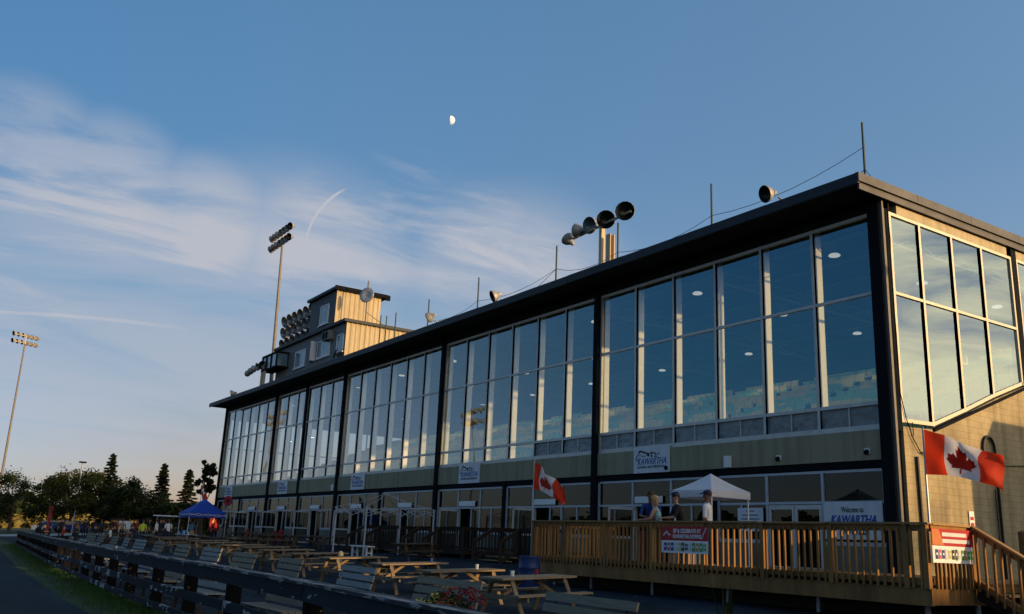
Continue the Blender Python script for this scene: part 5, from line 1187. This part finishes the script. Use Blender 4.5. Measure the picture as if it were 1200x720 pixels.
    if hair:
        hm = MB(); ell(hm, (hd.x, hd.y + .022, hd.z + .03), (.098, .108, .105), 12, -.35, math.pi / 2)
        if long_hair: ell(hm, (hd.x, hd.y + .06, hd.z - .06), (.085, .06, .16), 10)
        hm.build('hair', hair, t, world=False, smooth=True)
    if cap:
        cm_ = MB(); ell(cm_, (hd.x, hd.y, hd.z + .045), (.105, .115, .085), 12, 0, math.pi / 2); cm_.lathe([(.001, .0), (.085, .0), (.085, -.012), (.001, -.012)], (hd.x, hd.y - .115, hd.z + .052), (0, -.2, 1), 12); cm_.build('cap', cap, t, world=False, smooth=True)
    if detail:
        f_ = MB(); ell(f_, (hd.x, hd.y - .098, hd.z - .025), (.014, .022, .024), 8); ell(f_, (hd.x - .098, hd.y + .01, hd.z - .02), (.014, .02, .032), 8); ell(f_, (hd.x + .098, hd.y + .01, hd.z - .02), (.014, .02, .032), 8); f_.build('nose_and_ears', skin, t, world=False, smooth=True)
        e_ = MB(); ell(e_, (hd.x - .034, hd.y - .083, hd.z + .004), (.013, .01, .008), 8); ell(e_, (hd.x + .034, hd.y - .083, hd.z + .004), (.013, .01, .008), 8); ell(e_, (hd.x, hd.y - .087, hd.z - .066), (.024, .008, .006), 8); e_.build('eyes_and_mouth', M['hairb'], t, world=False)
        if glasses: MB().bar((hd.x - .065, hd.y - .1, hd.z + .004), (hd.x - .008, hd.y - .108, hd.z + .004), .008, .032).bar((hd.x + .065, hd.y - .1, hd.z + .004), (hd.x + .008, hd.y - .108, hd.z + .004), .008, .032).build('sunglasses', M['black'], t, world=False)
    return t
DP = 'people standing behind the deck railing'
def at_rail(pxd, y=-7.3): return (pxd, y, DZ)
person('man in white T-shirt and dark cap standing on the deck', (-.12, -7.15, DZ), R(-62), M['whitetee'], M['denim'], M['skin2'], M['hairb'], M['navy'], 'stand', 1.83, DP, True)
person('woman with sunglasses and pale teal top leaning on the deck railing', (-1.62, -7.30, DZ), R(-48), M['teal'], M['denim'], M['skin'], M['hairy'], None, 'lean', 1.72, DP, True, glasses=True, sleeves=False, long_hair=True)
person('man in blue T-shirt leaning beside the woman on the deck', (-2.15, -7.15, DZ), R(40), M['bluetee'], M['blacktee'], M['skin2'], M['hairb'], None, 'lean', 1.86, DP, True)
person('person in black shirt and blue cap leaning on the deck railing', (-1.0, -7.12, DZ), R(-30), M['blacktee'], M['denim'], M['skin'], M['hairb'], M['navy'], 'lean', 1.80, DP, True)
CR = 'people in the crowd at the far left'
crowd = [(-52.6, -11.3, 'whitetee', 'blacktee', 'sit', 'seated person in white shirt, leftmost white shirt of the crowd'),
         (-52.8, -9.2, 'hivis', 'denim', 'stand', 'person in lime yellow vest standing in the crowd'),
         (-49.6, -9.0, 'whitetee', 'blacktee', 'stand', 'person in white shirt standing left of the small golf cart roof'),
         (-49.3, -8.3, 'whitetee', 'denim', 'walk', 'person in white shirt walking in front of the cart'),
         (-66.2, -10.2, 'blacktee', 'denim', 'stand', 'person in dark shirt just left of the lime vest'),
         (-61.0, -8.4, 'blacktee', 'blacktee', 'sit', 'seated person in dark clothes right of the lime vest'),
         (-64.5, -8.6, 'redtee', 'denim', 'walk', 'person in dull red shirt in the crowd'),
         (-72.5, -12.6, 'bluetee', 'blacktee', 'stand', 'person in blue shirt at the left edge of the crowd'),
         (-71.0, -10.6, 'khaki', 'denim', 'sit', 'seated person in khaki shirt at the left of the crowd'),
         (-55.0, -5.4, 'blacktee', 'denim', 'stand', 'dark figure standing left of the blue tent'),
         (-53.5, -7.5, 'bluetee', 'denim', 'stand', 'person in blue shirt near the front of the golf cart'),
         (-51.0, -6.3, 'teal', 'blacktee', 'walk', 'person in pale teal shirt beside the blue tent leg'),
         (-46.8, -5.2, 'blacktee', 'denim', 'stand', 'dark figure under the blue tent, right side'),
         (-49.2, -5.2, 'redtee', 'blacktee', 'stand', 'person in red shirt behind the stall table'),
         (-56.8, -9.0, 'blacktee', 'khaki', 'sit', 'seated dark figure in front of the cart'),
         (-75.0, -9.5, 'blacktee', 'denim', 'stand', 'dark figure near the parked cars, left one'),
         (-73.5, -7.0, 'khaki', 'blacktee', 'walk', 'person in khaki near the parked cars')]
more = [(-60.2, -11.0, 'blacktee', 'sit'), (-63.0, -12.0, 'denim', 'sit'), (-66.0, -12.6, 'blacktee', 'stand'), (-68.5, -9.2, 'denim', 'stand'), (-70.0, -8.2, 'blacktee', 'walk'), (-57.2, -10.2, 'blacktee', 'sit'), (-61.8, -6.8, 'denim', 'stand'), (-64.6, -6.4, 'blacktee', 'stand'), (-67.2, -6.6, 'redtee', 'stand'), (-59.8, -5.0, 'blacktee', 'stand'), (-54.2, -9.4, 'denim', 'sit'), (-52.0, -8.2, 'blacktee', 'stand'), (-65.0, -14.0, 'blacktee', 'sit'), (-70.5, -13.6, 'denim', 'stand'), (-62.2, -7.9, 'blacktee', 'walk'), (-58.9, -9.4, 'khaki', 'stand'), (-72.6, -9.6, 'blacktee', 'stand'), (-55.6, -7.2, 'blacktee', 'walk'), (-60.6, -13.2, 'redtee', 'sit'), (-66.9, -8.4, 'blacktee', 'stand')]
for q_, (x, y, s_, po) in enumerate(more): crowd.append((x, y, s_, 'blacktee', po, '%s figure in the far left crowd, %s from the front' % ({'sit': 'seated', 'stand': 'standing', 'walk': 'walking'}[po] + {'blacktee': ' black clad', 'denim': ' navy clad', 'redtee': ' dull red clad', 'khaki': ' khaki clad'}[s_], ordn[q_])))
for i, (x, y, s_, p_, po, lab) in enumerate(crowd): person(lab, (x, y, gz(y)), R(random.uniform(-180, 180)), M[s_], M[p_], M['skin'] if i % 3 else M['skin2'], M['hairb'], M['navy'] if i % 4 == 1 else None, po, 1.68 + .03 * (i % 5), CR)
# white sign board, golf cart, cars
t = thing('notice_board', 'white board standing in the crowd right of the lime vest', 'board', (-60.6, -8.9, gz(-8.9)), R(60))
MB().box((-.45, -.02, 1.0), (.45, .02, 1.6)).build('board', M['offwhite'], t, world=False); MB().box((-.4, -.03, .1), (-.34, .03, 1.0)).box((.34, -.03, .1), (.4, .03, 1.0)).build('legs', M['galv'], t, world=False)
def cart(x, y, rz):
    t = thing('golf_cart', 'dark golf cart with long pale roof left of the blue tent', 'golf cart', (x, y, gz(y)), rz)
    MB().prism([(-1.6, .35), (-1.6, .75), (-.9, .8), (-.8, .5), (.6, .5), (.7, .85), (1.4, .75), (1.6, .4)], 1, -.6, .6).build('body', M['denim'], t, world=False, bevel=.02)
    MB().box((-1.7, -.65, 1.9), (1.5, .65, 1.98)).build('roof', M['offwhite'], t, world=False, bevel=.02)
    for xx in (-1.5, 1.1):
        for yy in (-.55, .55): MB().bar((xx, yy, .7), (xx + .1, yy, 1.9), .04, .04).build('roof_post', M['galv'], t, world=False)
    for xx in (-1.1, 1.1):
        for yy in (-.62, .5): MB().lathe([(.001, 0), (.23, 0), (.25, .03), (.25, .12), (.001, .13)], (xx, yy, .25), (0, 1, 0), 12).build('wheel', M['black'], t, world=False)
    MB().box((-.8, -.5, .5), (-.3, .5, .85)).box((-.85, -.5, .85), (-.75, .5, 1.3)).build('seat', M['blacktee'], t, world=False)
cart(-51.8, -7.0, R(62))
def car(x, y, rz, m, lab):
    t = thing('parked_car', lab, 'car', (x, y, gz(y)), rz, 'cars parked under the far trees')
    MB().prism([(-2.2, .3), (-2.25, .75), (-1.5, .9), (-.95, 1.38), (.65, 1.42), (1.25, .98), (2.15, .82), (2.25, .35)], 1, -.85, .85).build('body', m, t, world=False, bevel=.04)
    MB().prism([(-1.38, .93), (-.92, 1.32), (.6, 1.36), (1.12, .98)], 1, -.86, .86).build('side_window', M['booth_glass'], t, world=False)
    for xx in (-1.4, 1.4):
        for yy in (-.88, .68): MB().lathe([(.001, 0), (.2, 0), (.33, .02), (.33, .2), (.001, .2)], (xx, yy, .33), (0, 1, 0), 14).build('wheel', M['black'], t, world=False)
    for yy in (-.6, .6): MB().box((2.2, yy - .15, .6), (2.26, yy + .15, .72)).build('headlight', M['white'], t, world=False)
car(-107.5, -7.8, R(70), M['white'], 'white car parked under the far trees'); car(-106, -6.0, R(75), M['bluetee'], 'dark blue car parked right of the white one')
t = thing('street_lamp', 'slender lamp with twin heads above the far trees', 'street lamp', (-104, -6.2, gz(-6.2)))
MB().tube((0, 0, 0), (0, 0, 8.2), .09, .06).build('post', M['galv'], t, world=False); MB().box((-.38, -.38, 8.2), (.38, .38, 8.36)).build('lamp_head', M['black'], t, world=False)
t = thing('red_post_sign', 'tall narrow red sign at the far left', 'sign', (-105.5, -8.6, gz(-8.6)))
MB().box((-.2, -.2, 0), (.2, .2, 3.0)).build('panel', M['redbin'], t, world=False); MB().box((-.26, -.26, 3.002), (.26, .26, 3.15)).build('cap', M['redbin'], t, world=False)
t = thing('site_trailer', 'low pale tent roof far left beside the pole', 'tent', (-121, -16.5, gz(-16)))
MB().prism([(-2.4, 1.2), (0, 2.2), (2.4, 1.2)], 0, -2, 2).build('roof', M['corr'], t, world=False); MB().box((-1.9, -2.2, 0), (1.9, 2.2, 1.2)).build('wall', M['stucco'], t, world=False)

# ------------------------------------------------------------------ trees
def leafy(x, y, h, w, lab, m='leaf', n=2600, seed=1, grp='broadleaf trees at the far left', trunk_h=.22, leaf=.34):
    t = thing('broadleaf_tree', lab, 'tree', (x, y, gz(y)), 0, grp); rg = random.Random(seed)
    tr = MB(); tr.tube((0, 0, -.2), (0, 0, h * .55), .22, .10, 8)
    clumps = []
    for i in range(30):
        a_ = rg.uniform(0, 6.28); z = h * rg.uniform(trunk_h + .06, .92); prof = math.sin(math.pi * min(1, max(.12, (z / h - trunk_h + .12) / (1.12 - trunk_h)))) ** .7
        r_ = w * .5 * prof * rg.uniform(.35, .95); clumps.append((Vector((r_ * math.cos(a_), r_ * math.sin(a_), z)), w * rg.uniform(.09, .20)))
        if i < 12: tr.tube((0, 0, z * .55), tuple(clumps[-1][0] * .9 + Vector((0, 0, z * .06))), .07, .02, 5)
    tr.build('trunk', M['trunk'], t, world=False)
    lf = MB(); n = int(n * 1.8)
    for i in range(n):
        c0, cr_ = clumps[i % 30]; d = Vector((rg.gauss(0, 1), rg.gauss(0, 1), rg.gauss(0, .8))); d = d.normalized() * cr_ * (rg.random() ** .45) * rg.uniform(.8, 1.25); c_ = c0 + d
        n_v = (d.normalized() + Vector((rg.gauss(0, .7), rg.gauss(0, .7), rg.gauss(0, .7) + .3))).normalized(); u_ = n_v.orthogonal().normalized(); v_ = n_v.cross(u_); s_ = leaf * rg.uniform(.5, 1.0)
        lf.add([c_ - u_ * s_ * .5, c_ + v_ * s_ * .4, c_ + u_ * s_ * .5, c_ - v_ * s_ * .4], [(0, 1, 2, 3)])
    lf.build('crown', M[m], t, world=False, fixn=False)
def spruce(x, y, h, w, lab, seed=1, n=6500):
    t = thing('spruce_tree', lab, 'tree', (x, y, gz(y)), 0, 'spruce trees at the far left'); rg = random.Random(seed)
    MB().tube((0, 0, -.2), (0, 0, h * .98), .18, .02, 8).build('trunk', M['trunk'], t, world=False)
    lf = MB(); nb = 90
    for b in range(nb):
        z = h * (.08 + .9 * (b / nb) ** .9); Ln = w * .5 * (1 - z / h) ** .85 * rg.uniform(.6, 1.15) + .12; a_ = b * 2.4 + rg.uniform(-.3, .3)
        dv = Vector((math.cos(a_), math.sin(a_), 0)); s1 = Vector((-math.sin(a_), math.cos(a_), 0))
        for q in range(int(n / nb)):
            u = rg.random() ** .7; c_ = dv * Ln * u + Vector((0, 0, z - .25 * Ln * u + .12 * Ln * u * u)) + s1 * rg.gauss(0, .16) * (1.1 - u) * Ln * .6 + Vector((0, 0, rg.uniform(-.15, .04)))
            s_ = rg.uniform(.12, .26); e1 = (dv + s1 * rg.uniform(-.8, .8) + Vector((0, 0, rg.uniform(-.4, .3)))).normalized() * s_; e2 = e1.cross(Vector((0, 0, 1))).normalized() * s_ * .3 + Vector((0, 0, -.04))
            lf.add([c_ - e1, c_ + e2, c_ + e1, c_ - e2], [(0, 1, 2, 3)])
    lf.build('crown', M['needle'], t, world=False, fixn=False)
leafy(-119, -11.4, 7.4, 7.2, 'dark rounded tree at the far left edge behind the pole', seed=3)
leafy(-128, -15.5, 7.0, 6.5, 'dark tree cut by the left edge of the picture', seed=4)
leafy(-113, -7.6, 6.9, 6.0, 'dark open tree left of the lamp with twin heads', seed=5)
leafy(-106, -6.3, 7.8, 7.4, 'large yellow green tree in the middle of the far group', 'leaf2', 3600, 6)
leafy(-103, -3.4, 7.2, 6.6, 'green tree right below the tall spruce top', 'leaf2', 3000, 7)
leafy(-97.5, -2.2, 6.2, 6.2, 'dark bushy tree on the right slope of the far group', 'leaf', 3000, 8)
leafy(-99, 1.5, 4.8, 5.4, 'low dark tree between the group and the two spruces', 'leaf', 2000, 9)
leafy(-112, .5, 5.6, 6.0, 'dark tree behind the gap of the group', 'leaf', 2000, 10)
spruce(-103.5, -3.0, 9.6, 4.6, 'tallest spruce standing out of the middle of the group', 11)
spruce(-101, 2.6, 8.5, 4.6, 'left spruce of the pair near the grandstand', 12); spruce(-99.5, 5.3, 7.9, 4.4, 'right spruce of the pair near the grandstand', 13)
leafy(-75.5, .9, 8.2, 1.9, 'narrow tree just left of the grandstand end', 'leaf', 1500, 14, trunk_h=.4)
h_ = MB(); rg = random.Random(77)
for i in range(5200):
    x = -94 + rg.uniform(-1.5, 1.5); y = rg.uniform(1.6, 13); c_ = Vector((x, y, gz(y) + rg.uniform(0, 3.4))); n_v = Vector((rg.gauss(0, 1), rg.gauss(0, 1), rg.gauss(0, 1))).normalized(); u_ = n_v.orthogonal(); v_ = n_v.cross(u_); s_ = .2
    h_.add([c_ - u_ * s_, c_ + v_ * s_, c_ + u_ * s_, c_ - v_ * s_], [(0, 1, 2, 3)])
tag(h_.build('hedge', M['leaf'], fixn=False), 'clipped dark hedge left of the blue tent', 'hedge')
# bushy scrub and field edge farther away, catching the low sun
def scrub(name, pts, hgt, m, lab, n, seed, leaf=.8, depth=6):
    mb_ = MB(); rg = random.Random(seed)
    for i in range(n):
        u = rg.random() * (len(pts) - 1); k = int(u); a_, b_ = pts[k], pts[k + 1]; f_ = u - k
        X = a_[0] + (b_[0] - a_[0]) * f_ + rg.gauss(0, depth * .3); Y = a_[1] + (b_[1] - a_[1]) * f_ + rg.gauss(0, depth * .3); top = hgt * (.65 + .35 * math.sin(X * .13 + seed) * math.cos(Y * .11) + .2 * math.sin(Y * .7 + X * .5))
        c_ = Vector((X, Y, gz(Y) + top * rg.random() ** .8)); n_v = Vector((rg.gauss(0, 1), rg.gauss(0, 1), rg.gauss(0, 1))).normalized(); u_ = n_v.orthogonal(); v_ = n_v.cross(u_); s_ = leaf * rg.uniform(.4, 1)
        mb_.add([c_ - u_ * s_, c_ + v_ * s_, c_ + u_ * s_, c_ - v_ * s_], [(0, 1, 2, 3)])
    o_ = mb_.build(name, m, fixn=False); tag(o_, lab, 'bushes', kind='stuff')
M['gold'] = mat('dry_sunlit_scrub', (.16, .13, .035), .8, 0, .3)
scrub('roadside_bushes', [(-175, -30), (-170, -12), (-162, 8), (-150, 30)], 1.9, M['gold'], 'low golden bushes behind the far trees', 7000, 5, .7)
scrub('distant_woods', [(-520, -160), (-500, 0), (-450, 160), (-300, 330), (-60, 420)], 12, M['leaf'], 'distant dark woods on the horizon', 9000, 6, 3.0, 30)
scrub('distant_woods', [(-420, -300), (-150, -330), (120, -330), (380, -260)], 19, M['leaf'], 'woods across the racetrack, seen only as reflections', 14000, 7, 3.0, 30)

# ------------------------------------------------------------------ off to the right: unseen blocks and tree added to shade the apron
o = MB().box((62, -70, 0), (70, 17.2, 15.0)).build('shade_block_tall', M['stucco']); tag(o, 'tall beige block added out of view on the right to shade the apron', 'building')  # invented tall mass, keeps the low sun off tables and fence
MB().prism([(61.5, 15.002), (66, 16.8), (70.5, 15.002)], 1, -71, 17.3).build('roof', M['fascia'], o)
o = MB().box((62, 17.6, 0), (69, 44, 9.5)).build('shade_block_low', M['cream']); tag(o, 'lower cream block added out of view on the right to shape the sunlight', 'building')  # invented lower mass, lets sun pass over it onto wall and flag
MB().prism([(61.6, 9.502), (65.5, 10.3), (69.4, 9.502)], 1, 17.5, 44.4).build('roof', M['fascia'], o)
o = MB().box((20, 2.7, .5), (22.4, 8.8, 13.0)).build('shade_block_slim', M['cream']); tag(o, 'slim cream block added out of view right of the grandstand for shade', 'building')  # invented slim mass, closes the sun gap beside the grandstand corner
MB().box((19.8, 2.55, 13.002), (22.6, 9.0, 13.3)).build('roof', M['fascia'], o)
o = MB().box((8, 10.3, .5), (15, 17, 6.2)).build('shade_block_side', M['block']); tag(o, 'low cream block added out of view to shade the grandstand side wall', 'building')  # invented mass, its shade falls on the right of the side wall
MB().prism([(8.0, 6.202), (14.7, 6.202), (11.3, 7.8)], 1, 10.1, 17.2).build('roof', M['fascia'], o)
leafy(75, 34, 13.5, 9, 'unseen tree added beyond the right edge, behind the lower cream block', 'leaf', 1500, 21, 'trees added beyond the right edge for shade', .05, .5)  # put in behind the blocks to break up the edge of their shade
